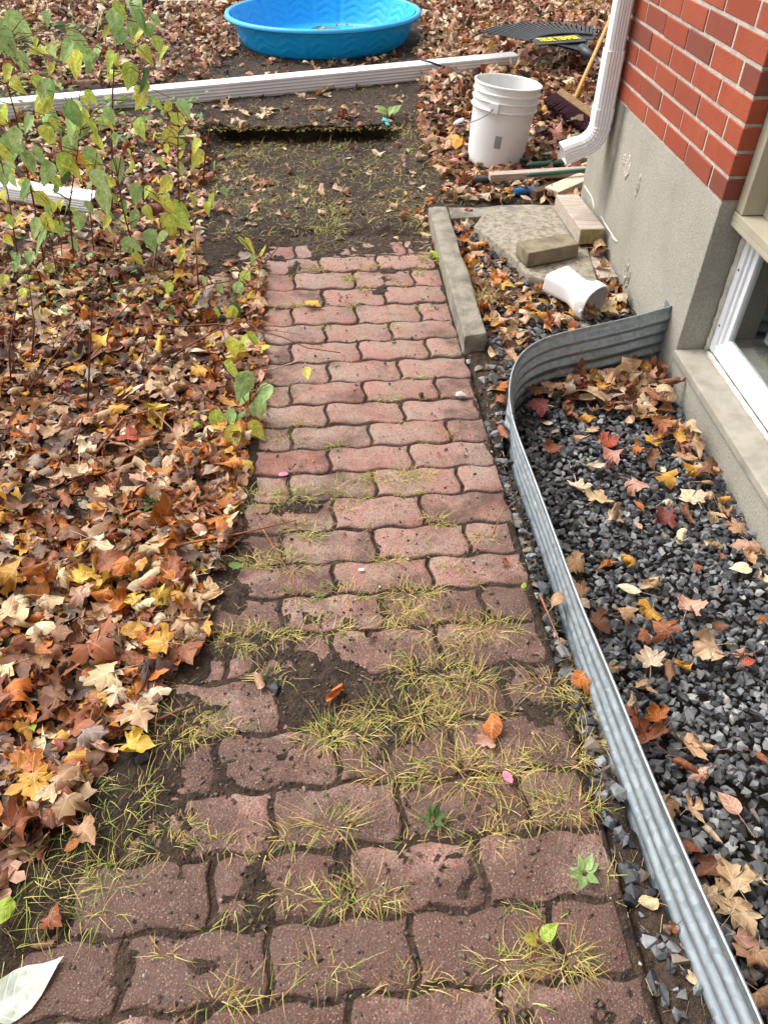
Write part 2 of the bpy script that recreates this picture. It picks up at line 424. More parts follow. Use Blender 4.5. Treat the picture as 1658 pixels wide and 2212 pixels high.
M = dict(
    soil=m_soil(), paver=m_paver(), brick=m_brick(), stucco=m_stucco(), galv=m_galv(),
    mortar=m_simple('mortar', s2l(182, 174, 162), 0.9, 0.2, 0.14, 40, 0.6, 200, 0.004),
    sill=m_simple('sill_concrete', s2l(156, 149, 136), 0.9, 0.2, 0.14, 12, 0.5, 160, 0.003),
    caulk=m_simple('caulk', s2l(196, 192, 180), 0.8, 0.3, 0.10, 40, 0.7, 90, 0.006),
    concrete=m_simple('weathered_concrete', s2l(140, 134, 121), 0.92, 0.2, 0.24, 14, 0.9, 140, 0.006),
    slab=m_simple('exposed_aggregate_concrete', s2l(156, 147, 130), 0.92, 0.2, 0.26, 45, 1.0, 130, 0.008),
    pblock=m_simple('mossy_grey_block', s2l(132, 122, 100), 0.9, 0.2, 0.22, 16, 0.6, 160, 0.004),
    gravel=m_attr('crushed_stone', 0.55, 0.4, 90, 0.35, 0.35),
    dead=m_leaf('dry_leaf', 0.6), dead_oval=m_leaf('dry_oval_leaf', 0.6, False), green=m_leaf('living_leaf', 0.55, False, 0.42, 0.5, 0.25),
    grass=m_attr('grass_blade', 0.6, 0.3, 200, 0.1, 0.1), straw=m_attr('dry_straw', 0.85, 0.2, 200, 0.1, 0.15),
    stem=m_simple('reddish_stem_bark', s2l(112, 62, 44), 0.6, 0.3, 0.2, 60, 0.4, 200, 0.002),
    twig=m_simple('brown_twig_bark', s2l(150, 98, 66), 0.75, 0.25, 0.2, 60, 0.4, 200, 0.002),
    twigpale=m_simple('pale_twig_bark', s2l(176, 160, 150), 0.8, 0.25, 0.2, 60, 0.4, 200, 0.002),
    white=m_plastic('white_enamel', (0.78, 0.78, 0.78), 0.35, 0.12, (0.25, 0.22, 0.18)),
    vinyl=m_plastic('white_vinyl', (0.80, 0.82, 0.84), 0.35, 0.06),
    pvc=m_plastic('white_pvc', (0.80, 0.79, 0.77), 0.4, 0.22, (0.28, 0.24, 0.2), 20),
    pvcin=m_simple('dirty_pvc_inside', s2l(196, 186, 176), 0.7, 0.25, 0.15, 25, 0.1),
    bucket=m_plastic('white_bucket_plastic', (0.76, 0.76, 0.75), 0.45, 0.38, (0.36, 0.33, 0.28), 6),
    beige=m_simple('beige_aluminium', s2l(164, 156, 136), 0.5, 0.35, 0.06, 8, 0.1, 60),
    pool=m_plastic('blue_pool_plastic', (0.01, 0.42, 0.92), 0.34, 0.10, (0.05, 0.2, 0.4), 9),
    poolrim=m_plastic('blue_pool_rim', (0.03, 0.38, 0.80), 0.4, 0.25, (0.25, 0.28, 0.3), 12),
    scum=m_simple('pool_silt', s2l(96, 112, 104), 0.6, 0.4, 0.45, 9, 0.5, 60, 0.01),
    black=m_plastic('black_plastic', (0.035, 0.038, 0.042), 0.42, 0.2, (0.15, 0.14, 0.13), 14),
    yellow=m_simple('yellow_print', s2l(224, 206, 22), 0.5, 0.3, 0.03, 20, 0.02),
    bristle=m_simple('maroon_bristle', s2l(62, 26, 36), 0.7, 0.25, 0.3, 120, 0.6, 260, 0.006),
    broomwood=m_wood('old_broom_block_wood', s2l(92, 72, 50), s2l(142, 114, 78)),
    handlewood=m_wood('varnished_handle_wood', s2l(176, 128, 62), s2l(206, 160, 92), (12, 12, 1), 7, 0.45),
    greywood=m_wood('weathered_grey_wood', s2l(142, 126, 112), s2l(184, 170, 156)),
    palewood=m_wood('pale_wood', s2l(186, 164, 136), s2l(214, 196, 170)),
    darkwood=m_wood('wet_dark_wood', s2l(62, 48, 40), s2l(98, 78, 64)),
    endgrain=m_simple('cut_end_grain', s2l(150, 136, 96), 0.85, 0.2, 0.25, 60, 0.6, 140, 0.004),
    stake=m_plastic('green_plastic_coating', (0.035, 0.10, 0.07), 0.5, 0.35),
    blueplastic=m_plastic('blue_plastic', (0.02, 0.11, 0.27), 0.5, 0.4),
    steel=m_simple('grey_steel_wire', s2l(110, 110, 112), 0.4, 0.5, 0.1, 30, 0.1, 100, 0.002, 0.7),
    greylabel=m_simple('grey_label', s2l(150, 148, 148), 0.6, 0.3, 0.05, 200, 0.02),
    cyan=m_simple('turquoise_plastic', s2l(86, 200, 206), 0.4, 0.4, 0.1, 60, 0.1),
    glass=m_glass(), room=m_simple('dim_room', s2l(120, 124, 122), 0.9, 0.1, 0.1, 3, 0.0),
    stick=m_simple('grey_handle', s2l(150, 144, 134), 0.6, 0.3, 0.1, 30, 0.1),
)

# ================================================================== LARGE STRUCTURE
# ------------------------------------------------------------------ window well plan (needed by the ground)
WELL_PX = [(1450, 662), (1390, 679), (1330, 694), (1270, 707), (1215, 719), (1165, 735), (1128, 760), (1108, 793), (1099, 835), (1101, 880), (1113, 930),
           (1150, 1025), (1192, 1140), (1232, 1250), (1268, 1342), (1312, 1444), (1356, 1553), (1400, 1660), (1450, 1778), (1500, 1893), (1550, 2003), (1600, 2112), (1645, 2212)]
def well_plan():
    pts = []
    for i, (x, y) in enumerate(WELL_PX):
        f = min(1.0, i / 5.0)
        pts.append(at(x, y, 0.168 * (1 - f) + 0.148 * f))
    a, b = pts[-2], pts[-1]
    d = (b - a).normalized()
    for k in range(1, 5):
        pts.append(b + Vector((0.01 * k, -0.11 * k, 0.0)))
    # Catmull-Rom resample
    out = []
    P = [pts[0]] + pts + [pts[-1]]
    for i in range(1, len(P) - 2):
        for k in range(4):
            t = k / 4.0
            p0, p1, p2, p3 = P[i - 1], P[i], P[i + 1], P[i + 2]
            out.append(0.5 * ((2 * p1) + (p2 - p0) * t + (2 * p0 - 5 * p1 + 4 * p2 - p3) * t * t + (3 * p1 - p0 - 3 * p2 + p3) * t ** 3))
    out.append(pts[-1])
    for _ in range(6):
        out = [out[0]] + [(out[i - 1] + out[i] * 2 + out[i + 1]) / 4 for i in range(1, len(out) - 1)] + [out[-1]]
    return out
WPLAN = well_plan()
_wy = np.array([p.y for p in WPLAN]); _wx = np.array([p.x for p in WPLAN])
_imin = int(np.argmin(_wx))
_sy = _wy[_imin:][::-1]; _sx = _wx[_imin:][::-1]        # long side, rising y
_fx = _wx[:_imin + 1][::-1]; _fy = _wy[:_imin + 1][::-1]  # far return, rising x
def in_well(x, y):
    x = np.asarray(x, float); y = np.asarray(y, float)
    side = np.interp(y, _sy, _sx)
    far = np.interp(x, _fx, _fy)
    return (x > side) & (y < far) & (x < wall_x(y) + 0.2)

PATH_END = 3.12
def gz(x, y):
    x = np.asarray(x, float); y = np.asarray(y, float)
    z = 0.018 * vnoise(x * 1.7 + 9, y * 1.7) + 0.016 * vnoise(x * 6, y * 6 + 5) + 0.010 * vnoise(x * 21, y * 21) + 0.006 * vnoise(x * 60, y * 60)
    s = x - (0.408 - 0.0768 * (y - 0.371))
    nl = 0.16 * vnoise(x * 0 + 3.3, y * 3.0) + 0.07 * vnoise(x * 9, y * 9)
    z = z + 0.020 * (1 - sstep(-1.25, -0.88, s)) * (1 - sstep(3.0, 3.4, y))
    sl_ = np.interp(y, [0.25, 0.38, 0.66, 0.97, 1.4, 1.83, 2.26, 2.7, 3.1], [-0.95, -0.93, -0.75, -0.64, -0.64, -0.67, -0.76, -0.78, -0.72])
    inp = sstep(sl_ - 0.06 + nl * 0.5, sl_ + 0.06 + nl * 0.5, s) * (1 - sstep(0.0, 0.03, s)) * (1 - sstep(PATH_END - 0.03, PATH_END + 0.12, y + nl))
    z = z * (1 - inp) - 0.045 * inp
    # trampled hollow beyond the pavers and the cut step behind it
    hx = sstep(-1.08, -0.92, x + 0.10 * vnoise(y * 3, x * 3)) * (1 - sstep(0.02, 0.16, x + 0.05 * vnoise(y * 7, x * 7)))
    hollow = hx * sstep(3.2, 4.2, y)
    edge = 4.62 + 0.05 * vnoise(x * 4, 7.0 + x * 0) + 0.03 * vnoise(x * 14, 2.0 + x * 0)
    sharp = sstep(-0.012, 0.012, y - edge)
    soft = sstep(3.9, 4.9, y)
    rise = hx * sharp + (1 - hx) * soft
    z = z + 0.045 * rise - 0.050 * hollow * (1 - sharp)
    # leaf heap at the house's back corner
    z = z + 0.17 * np.exp(-(((x - 1.75) / 0.75) ** 2 + ((y - 6.35) / 0.85) ** 2))
    # far dark bank
    z = z + 0.05 * sstep(8.0, 8.5, y + x * 0.15) * (1 - sstep(-1.6, -1.2, x))
    z = np.where(in_well(x, y), -0.10, z)
    return z
def path_z(x, y):
    """soil and moss that fill the paver joints, in places smeared over the pavers"""
    s = x - (0.408 - 0.0768 * (y - 0.371))
    n = vnoise(x * 5.0 + 4, y * 5.0) * 0.6 + vnoise(x * 14, y * 14 + 3) * 0.45 + vnoise(x * 45, y * 45) * 0.25
    cover = n + 0.30 * (1 - sstep(-0.88, -0.60, s)) + 0.34 * sstep(2.75, 3.12, y) + 0.13 * np.exp(-(((y - 0.86) / 0.20) ** 2 + ((s + 0.62) / 0.34) ** 2)) \
        + 0.05 * np.exp(-((y - 0.95) / 0.35) ** 2) + 0.16 * np.exp(-(((y - 1.62) / 0.10) ** 2 + ((s + 0.42) / 0.16) ** 2))
    z = -0.0068 + 0.0020 * (1 - sstep(0.8, 1.9, y)) + 0.0042 * vnoise(x * 85, y * 85) + 0.0035 * vnoise(x * 30, y * 30) + 0.0095 * sstep(0.19, 0.52, cover + 0.02 * (1 - sstep(0.9, 1.6, y)))
    return z
def surf(x, y):
    z = gz(x, y)
    s = x - (0.408 - 0.0768 * (y - 0.371))
    onp = (s > -0.9) & (s < 0.0) & (y < PATH_END)
    z = np.where(onp, np.maximum(z, 0.004), z)
    z = np.where(in_well(x, y), -0.032, z)
    return z

def grid_lines(segs):
    out = [segs[0][0]]
    for a, b, d in segs:
        n = max(1, int(round((b - a) / d)))
        out += list(np.linspace(a, b, n + 1)[1:])
    return np.array(out)
def grid_mesh(name, xs, ys, fz, warp=None, smooth=True):
    X, Y = np.meshgrid(xs, ys)
    Z = fz(X, Y)
    if warp is not None: X, Y, Z = warp(X, Y, Z)
    V = np.stack([X.ravel(), Y.ravel(), Z.ravel()], 1)
    nx, ny = len(xs), len(ys)
    i = np.arange(nx - 1)[None, :] + np.arange(ny - 1)[:, None] * nx
    i = i.ravel()
    F = np.stack([i, i + 1, i + nx + 1, i + nx], 1)
    return mesh_np(name, V, F, smooth=smooth)

gx = grid_lines([(-90, -20, 10), (-20, -6, 1.0), (-6, -2, 0.08), (-2, -1.1, 0.03), (-1.1, 1.05, 0.0135), (1.05, 2.6, 0.05), (2.6, 8, 0.3), (8, 20, 2), (20, 90, 10)])
gy = grid_lines([(-40, -4, 4), (-4, -0.4, 0.3), (-0.4, 3.3, 0.0135), (3.3, 4.5, 0.018), (4.5, 4.75, 0.01), (4.75, 9.5, 0.05), (9.5, 20, 0.7), (20, 120, 10)])
def lip(X, Y, Z):
    hx = sstep(-1.0, -0.86, X) * (1 - sstep(-0.04, 0.05, X))
    up = sstep(-0.015, 0.025, Z) * np.exp(-((Y - 4.65) / 0.045) ** 2)
    dn = (1 - sstep(-0.045, -0.015, Z)) * np.exp(-((Y - 4.60) / 0.035) ** 2)
    Y = Y + hx * (-0.085 * up * (1 + 0.8 * vnoise(X * 9, X * 0 + 4.4)) + 0.05 * dn)
    Z = Z - 0.010 * hx * up * (1 + vnoise(X * 30, Y * 30))
    return X, Y, Z
ground = link('ground', grid_mesh('ground', gx, gy, gz, lip), M['soil'])
tag(ground, 'dark brown bare soil of the yard around the path', 'ground', kind='structure')

# ------------------------------------------------------------------ path of wavy pavers
px_ = np.arange(-1.10, 0.03, 0.0095)
py_ = np.arange(-0.62, PATH_END + 0.06, 0.0095)
def path_mesh():
    S, T = np.meshgrid(px_, py_)
    X = S + (0.408 - 0.0768 * (T - 0.371)); Y = T
    Z = path_z(X, Y)
    e = np.minimum(np.minimum(S + 1.10, 0.025 - S), np.minimum(Y + 0.62, PATH_END + 0.05 - Y))
    Z = Z - 0.05 * (1 - sstep(0.0, 0.022, e))
    V = np.stack([X.ravel(), Y.ravel(), Z.ravel()], 1)
    nx, ny = len(px_), len(py_)
    i = (np.arange(nx - 1)[None, :] + np.arange(ny - 1)[:, None] * nx).ravel()
    return mesh_np('path', V, np.stack([i, i + 1, i + nx + 1, i + nx], 1), smooth=True)
path = link('path', path_mesh(), M['soil'])
tag(path, 'garden path of red wavy interlocking pavers with weedy soil joints', 'path', kind='structure')

PL, PD, PT = 0.2325, 0.1200, 0.055
def paver_mesh(half, seed):
    r = random.Random(seed)
    L = PL * (0.5 if half else 1.0)
    g = 0.0045
    nl = 7 if half else 13
    def edge(u, v):                       # u along 0..L, v 0..1 across
        wv = 0.0062 * math.sin(4 * math.pi * u / PL)
        return wv
    out = []
    for i in range(nl):                   # near edge
        u = L * i / (nl - 1); out.append((u, 0.0))
    for i in range(1, 4): out.append((L, i / 4))
    for i in range(nl):
        u = L * (1 - i / (nl - 1)); out.append((u, 1.0))
    for i in range(1, 4): out.append((0.0, 1 - i / 4))
    pts = []
    for u, v in out:
        w = 0.006 * math.sin(2 * math.pi * v)
        uu = u
        x = g + (L - 2 * g) * (uu / L) + (w if (uu == 0.0 or abs(uu - L) < 1e-9) else 0.0)
        if half and abs(uu - L) < 1e-9: x = L - g
        y = g + (PD - 2 * g) * v + edge(uu, v)
        pts.append(Vector((x - L / 2, y - PD / 2, 0)))
    n = len(pts)
    c = sum(pts, Vector()) / n
    def ring(inset, z, amp):
        rr = []
        for p in pts:
            ii = inset * (1 + 0.35 * (r.random() - 0.5))
            rr.append(Vector((p.x * (1 - ii / (L / 2)), p.y * (1 - ii / (PD / 2)), z + amp * (r.random() - 0.5))))
        return rr
    mb = MB()
    rings = [ring(0, -PT, 0), ring(0, -0.006, 0.0015), ring(0.0018, -0.0025, 0.0012), ring(0.0055, -0.0003, 0.0008)]
    vs = [q for rg in rings for q in rg]; fs = []
    for i in range(len(rings) - 1):
        for k in range(n):
            fs.append((i * n + k, i * n + (k + 1) % n, (i + 1) * n + (k + 1) % n, (i + 1) * n + k))
    b = (len(rings) - 1) * n
    fs.append(tuple(b + q for q in range(n)))
    mb.add(vs, fs)
    me = bpy.data.meshes.new('paver')
    me.from_pydata(mb.v, [], mb.f)
    bm = bmesh.new(); bm.from_mesh(me); bmesh.ops.recalc_face_normals(bm, faces=bm.faces[:]); bm.to_mesh(me); bm.free()
    shade_auto(me, 0.7)
    me.materials.append(M['paver'])
    return me
FULL = [paver_mesh(False, i) for i in range(8)]
HALF = [paver_mesh(True, 40 + i) for i in range(4)]
ROWS = [3.094, 2.962, 2.825, 2.682, 2.545, 2.410, 2.285, 2.160, 2.034, 1.917, 1.806, 1.695, 1.585, 1.473, 1.355, 1.243, 1.140, 1.034, 0.916, 0.790, 0.672, 0.555, 0.437, 0.325, 0.212, 0.100, -0.012, -0.125, -0.24, -0.355]
PA = math.atan(0.0768)
rp = random.Random(5)
JOINTS = []                       # points along the joints, for grass
pdir = Vector((-0.0768, 1, 0)).normalized(); pper = Vector((1, 0.0768, 0)).normalized()
for k in range(len(ROWS) - 1):
    yf, yn = ROWS[k], ROWS[k + 1]
    depth = yf - yn; ym = (yf + yn) / 2
    half_right = (k % 2 == 0)
    u = 0.0
    seq = ([True] + [False] * 4) if half_right else ([False] * 4 + [True])
    if half_right: seq = [True, False, False, False, False]
    jr = rp.uniform(-0.012, 0.012)
    for h in seq:
        L = PL * (0.5 if h else 1.0)
        uc = u + L / 2; u += L
        xr = right_edge(ym) + jr
        # row line through X=0.05
        base = Vector((0.05, ym, 0)); r0 = base + pper * ((xr - 0.05))
        c = r0 - pper * uc
        o = link('paver', (rp.choice(HALF) if h else rp.choice(FULL)), None, path)
        o.location = (c.x, c.y, rp.uniform(-0.004, 0.002))
        o.rotation_euler = (rp.uniform(-0.022, 0.022), rp.uniform(-0.016, 0.016), PA + rp.uniform(-0.012, 0.012))
        o.scale = (1.0, depth / PD, 1.0)
        if h and uc > 0.5:
            o.rotation_euler.z += math.pi
        JOINTS.append((r0 - pper * u, pdir, depth))
    JOINTS.append((r0 - pdir * (depth / 2), -pper, PL * 4.3))

# ------------------------------------------------------------------ house
TH = math.atan(0.051)
house = empty('brick_house', (1.0448, 0, 0), (0, 0, TH))
tag(house, 'red brick house corner on a grey parged foundation with basement window', 'house')
Y_FAR, Y_JAMB, Y_NEAR = 3.365, 2.092, 0.98
Z_BR, Z_SILL = 0.543, 0.078
def wall_piece(y0, y1, z0, z1, x1=0.25, holes=True):
    return y0, y1, z0, z1
fb = MB()
fb.box((0, Y_JAMB, -0.35), (0.25, Y_FAR, Z_BR))
fb.box((0, Y_NEAR, -0.35), (0.25, Y_JAMB, Z_SILL - 0.028))
fb.box((0, -3.0, -0.35), (0.25, Y_NEAR, Z_BR))
fb.box((0.25, Y_FAR - 0.25, -0.35), (4.0, Y_FAR, Z_BR))
found = fb.build('foundation', M['stucco'], house, bevel=0.004)
# chipped spots where the parging has come off
def chip(name, cy, cz, w, h, seed, col='mortar'):
    r = random.Random(seed); mb = MB(); n = 18; rings = 6; vs = []; fs = []
    q = [0.7 + 0.55 * r.random() for _ in range(n)]
    for k in range(rings):
        g = 1 - k / rings
        for i in range(n):
            a = 2 * math.pi * i / n
            vs.append((-0.0006 - (0.0 if k == 0 else r.uniform(0.0005, 0.005)), cy + w * q[i] * g * math.cos(a), cz + h * q[i] * g * math.sin(a)))
    vs.append((-0.004, cy, cz))
    for k in range(rings - 1):
        for i in range(n):
            fs.append((k * n + i, k * n + (i + 1) % n, (k + 1) * n + (i + 1) % n, (k + 1) * n + i))
    fs += [((rings - 1) * n + i, (rings - 1) * n + (i + 1) % n, rings * n) for i in range(n)]
    mb.add(vs, fs)
    return mb.build(name, M[col], house)
def on_wall(px, py):
    a, b, c = ray(px, py); t = 1.0448 / (a + 0.051 * b)
    return b * t / math.cos(TH) * 1.0, CAM_H + c * t
for i, (x, y, w, h) in enumerate([(1355, 360, 0.030, 0.045), (1348, 345, 0.02, 0.02), (1378, 402, 0.012, 0.04), (1352, 585, 0.018, 0.05), (1356, 605, 0.012, 0.035)]):
    cy, cz = on_wall(x, y)
    chip('parging_chip', cy, cz, w, h, i)
for pts in ([(1298, 468), (1303, 478), (1310, 490), (1318, 502), (1325, 515), (1333, 523)], [(1262, 400), (1268, 412), (1277, 425), (1281, 438), (1283, 450)]):
    mb = MB()
    q = []
    for (x, y) in pts:
        cy, cz = on_wall(x, y); q.append((-0.001, cy, cz))
    mb.tube(q, [0.002 + 0.005 * random.random() for _ in q], 6)
    mb.build('sealant_smear', M['caulk'], house)

# brickwork: mortar wall and bricks
CH, BL = 0.0652, 0.2
TOP_COURSES = 32
wallb = MB()
zt = Z_BR + CH * TOP_COURSES
wallb.box((0.0005, Y_JAMB + 0.003, Z_BR), (0.12, Y_FAR - 0.003, zt))
wallb.box((0.0005, -3.0, Z_BR), (0.12, Y_NEAR, zt))
wallb.box((0.0005, Y_NEAR, Z_BR + CH * 24), (0.12, Y_JAMB + 0.003, zt))
wallb.box((0.12, Y_FAR - 0.12, Z_BR), (4.0, Y_FAR - 0.003, zt))
brickwall = wallb.build('brick_wall', M['mortar'], house)
BM = {}
def brick_mesh(L, D, seed=0):
    key = (round(L, 3), round(D, 3), seed)
    if key not in BM:
        mb = MB().box((0, -L / 2, -CH / 2 + 0.0048), (D, L / 2, CH / 2 - 0.0048))
        me = mb.mesh('brick', bevel=0.0022, segs=1)
        me.materials.append(M['brick'])
        BM[key] = me
    return BM[key]
rb = random.Random(9)
rest = MB()
SEEN = 14
for c in range(TOP_COURSES):
    zc = Z_BR + CH * (c + 0.5)
    # from window jamb to the far corner
    y = Y_JAMB
    first = 0.105 if c % 2 == 0 else BL
    L = first
    while y < Y_FAR - 0.02:
        L2 = min(L, Y_FAR - y)
        ln = L2 - 0.009
        yc = y + L2 / 2 - (0.0045 if y == Y_JAMB else 0)
        if y == Y_JAMB: ln = L2 - 0.0045
        D = 0.047 if y == Y_JAMB else 0.09
        if L2 > 0.03:
            if c < SEEN:
                o = link('brick', brick_mesh(ln, 0.10, 0), None, brickwall)
                o.location = (rb.uniform(-0.0035, -0.0010), yc, zc + rb.uniform(-0.0008, 0.0008))
                o.rotation_euler = (rb.uniform(-0.004, 0.004), 0, rb.uniform(-0.004, 0.004))
            else:
                rest.box((-0.002, yc - ln / 2, zc - CH / 2 + 0.0048), (0.1, yc + ln / 2, zc + CH / 2 - 0.0048))
        y += L2; L = BL
    y = Y_NEAR
    L = first
    while y > -2.9:
        ln = L - 0.009
        rest.box((-0.002, y - L + 0.0045, zc - CH / 2 + 0.0048), (0.1, y - 0.0045 + (0.0045 if y == Y_NEAR else 0), zc + CH / 2 - 0.0048))
        y -= L; L = BL
    if c >= 24:
        y = Y_NEAR + (0.1 if c % 2 else 0)
        while y < Y_JAMB - 0.05:
            rest.box((-0.002, y + 0.0045, zc - CH / 2 + 0.0048), (0.1, min(y + BL, Y_JAMB) - 0.0045, zc + CH / 2 - 0.0048)); y += BL
    x = 0.12
    while x < 3.8:
        rest.box((x + 0.0045 + (0.1 if c % 2 else 0), Y_FAR - 0.1, zc - CH / 2 + 0.0048), (x + BL - 0.0045 + (0.1 if c % 2 else 0), Y_FAR + 0.001, zc + CH / 2 - 0.0048)); x += BL
ro = rest.build('brickwork', M['brick'], brickwall)
tag(ro, kind='stuff')

# window in the opening
win = link('window', MB().box((0.101, Y_JAMB - 0.022, Z_SILL + 0.004), (0.118, Y_JAMB - 0.002, 0.495)).mesh('window', 0.003), M['caulk'], house)
tag(win, 'white vinyl basement slider window in the foundation')
def frame_rect(mb, x0, x1, y0, y1, z0, z1, w):
    mb.box((x0, y0, z0), (x1, y0 + w, z1)); mb.box((x0, y1 - w, z0), (x1, y1, z1))
    mb.box((x0 + 0.0015, y0 + w, z0), (x1 - 0.0015, y1 - w, z0 + w)); mb.box((x0 + 0.0015, y0 + w, z1 - w), (x1 - 0.0015, y1 - w, z1))
    return mb
wy0, wy1, wz0, wz1 = Y_NEAR + 0.02, Y_JAMB - 0.022, Z_SILL + 0.012, 0.493
frame_rect(MB(), 0.095, 0.150, wy0, wy1, wz0, wz1, 0.026).build('frame', M['vinyl'], win, bevel=0.003)
frame_rect(MB(), 0.104, 0.146, wy0 + 0.0262, wy1 - 0.0262, wz0 + 0.0262, wz1 - 0.0262, 0.014).build('track', M['vinyl'], win, bevel=0.002)
frame_rect(MB(), 0.112, 0.136, wy0 + 0.0404, wy1 - 0.0404, wz0 + 0.0404, wz1 - 0.0404, 0.022).build('sash', M['vinyl'], win, bevel=0.003)
MB().box((0.121, wy0 + 0.058, wz0 + 0.058), (0.125, wy1 - 0.058, wz1 - 0.058)).build('pane', M['glass'], win)
frame_rect(MB(), 0.235, 0.27, wy0 + 0.05, wy1 - 0.05, wz0 + 0.05, wz1 - 0.05, 0.03).build('inner_sash', M['vinyl'], win, bevel=0.003)
MB().box((0.110, (wy0 + wy1) / 2 - 0.02, wz0 + 0.0626), (0.1375, (wy0 + wy1) / 2 + 0.02, wz1 - 0.0626)).build('meeting_rail', M['vinyl'], win, bevel=0.003)
for z in (0.18, 0.36):
    s = MB(); s.tube([(0.0935, wy1 - 0.016, z), (0.0955, wy1 - 0.016, z)], 0.004, 10); s.build('screw', M['steel'], win)
# the dim room behind
rm = MB()
rm.box((0.275, wy0 - 0.3, 0.0), (1.8, wy1 + 0.3, 0.02)); rm.box((1.78, wy0 - 0.3, 0.02), (1.8, wy1 + 0.3, 1.2))
rm.box((0.275, wy0 - 0.3, 0.02), (1.78, wy0 - 0.28, 1.2)); rm.box((0.275, wy1 + 0.28, 0.02), (1.78, wy1 + 0.3, 1.2)); rm.box((0.275, wy0 - 0.28, 1.18), (1.78, wy1 + 0.28, 1.2))
rm.build('basement_room', M['room'], house)
MB().box((0.1515, wy0, Z_SILL), (0.30, wy1, wz0 + 0.03)).build('inner_sill', M['caulk'], house, bevel=0.003)
# concrete sill, a little proud of the wall
sl = MB().box((-0.007, Y_NEAR + 0.003, Z_SILL - 0.027), (0.125, Y_JAMB - 0.003, Z_SILL)).mesh('sill', 0.004)
link('window_sill', sl, M['sill'], house)
cb = MB()
cb.tube([(0.092, Y_NEAR + (Y_JAMB - 0.03 - Y_NEAR) * i / 40, Z_SILL + 0.003) for i in range(41)], [0.006 + 0.004 * random.random() for _ in range(41)], 8)
cb.tube([(0.096, Y_JAMB - 0.010 - 0.004 * random.random(), Z_SILL + 0.41 * i / 24) for i in range(25)], [0.008 + 0.005 * random.random() for _ in range(25)], 8)
cb.build('caulk_bead', M['caulk'], house, smooth=True)
# beige cladding above the window
ZL = 0.498
cl = MB()
cl.box((0.042, Y_NEAR, ZL), (0.20, Y_JAMB - 0.004, ZL + 0.022))
cl.box((0.042, Y_NEAR, ZL - 0.016), (0.048, Y_JAMB - 0.006, ZL - 0.0003))
ledge = cl.build('beige_ledge', M['beige'], house, bevel=0.002)
tb = MB()
tb.box((0.046, Y_JAMB - 0.045, ZL + 0.024), (0.15, Y_JAMB - 0.002, 2.10)); tb.box((0.046, Y_NEAR, ZL + 0.024), (0.15, Y_NEAR + 0.045, 2.10))
tb.box((0.048, Y_NEAR + 0.045, 2.05), (0.15, Y_JAMB - 0.045, 2.10))
tb.build('beige_trim', M['beige'], house, bevel=0.003)
pn = MB().box((0.105, Y_NEAR + 0.046, ZL + 0.024), (0.14, Y_JAMB - 0.046, 2.049))
pn.build('beige_panel', M['beige'], house)
# soffit-less plain upper edge and eaves so that the wall shades the ground as a house does
MB().box((-0.30, -3.2, zt + 0.002), (4.0, Y_FAR + 0.30, zt + 0.16)).build('eaves', M['beige'], house)

# downspout fixed to the wall
ds = []
def spout_ring(c, d, side, w, t, ribs=True):
    """rounded rectangle with ribs; side = direction along the wall, t = out from the wall"""
    d = d.normalized(); b = side.normalized(); a = d.cross(b).normalized()
    pts = []
    prof = []
    W, T = w / 2, t / 2
    n = 8
    def line(p, q, k, rib, nrm):
        for i in range(k):
            f = i / k
            z = 0.0016 * (1 if (int(f * k) % 2) else -1) if rib and 0 < i < k - 1 else 0.0
            prof.append((p[0] + (q[0] - p[0]) * f + nrm[0] * z, p[1] + (q[1] - p[1]) * f + nrm[1] * z))
    c0 = 0.006
    line((-W + c0, -T), (W - c0, -T), 12, ribs, (0, -1))
    line((W, -T + c0), (W, T - c0), 10, ribs, (1, 0))
    line((W - c0, T), (-W + c0, T), 12, ribs, (0, 1))
    line((-W, T - c0), (-W, -T + c0), 10, ribs, (-1, 0))
    return [c + b * x + a * y for x, y in prof]
def spout(name, pts, w, t, parent, mat, side=Vector((0, 1, 0)), cap=False, ribs=True, crimp=None):
    rings = []
    pts = [Vector(p) for p in pts]
    for i, p in enumerate(pts):
        d = pts[min(i + 1, len(pts) - 1)] - pts[max(i - 1, 0)]
        k = 1.0
        if crimp and crimp[0] <= i <= crimp[1]: k = 1.0 if i % 2 else 0.93
        rings.append(spout_ring(p, d, side, w * k, t * k, ribs))
    mb = MB(); mb.loft(rings, True, False)
    # inner skin so that the open end has thickness
    inner = []
    for i, p in enumerate(pts):
        d = pts[min(i + 1, len(pts) - 1)] - pts[max(i - 1, 0)]
        inner.append(spout_ring(p, d, side, w - 0.008, t - 0.008, False))
    mb.loft(inner, True, False)
    n = len(rings[0]); tot = len(rings) * n
    for e, base in ((0, 0), (len(rings) - 1, (len(rings) - 1) * n)):
        for k in range(n):
            mb.f.append((base + k, base + (k + 1) % n, tot + base + (k + 1) % n, tot + base + k))
    me = mb.mesh(name)
    shade_auto(me, 0.5)
    return link(name, me, mat, parent)
xo = -0.047
yd = 3.125
up = [(xo, yd, zt - 0.05), (xo, yd, 1.6), (xo, yd, 0.69)]
dspout = spout('downspout', up, 0.072, 0.060, house, M['white'])
tag(dspout, 'white ribbed downspout pipe fixed near the house corner')
low = [(xo, yd, 0.705), (xo, yd, 0.6), (xo, yd, 0.50)]
spout('lower_pipe', low, 0.079, 0.067, dspout, M['white'])
eb = [(xo, yd, 0.515), (xo, yd, 0.475)]
nb = 12
for i in range(nb + 1):
    a = R(70) * i / nb
    eb.append((xo - 0.085 * (1 - math.cos(a)), yd, 0.455 - 0.085 * math.sin(a)))
lx, ly, lz = eb[-1]
eb += [(lx - 0.03, ly, lz - 0.011), (lx - 0.075, ly, lz - 0.027)]
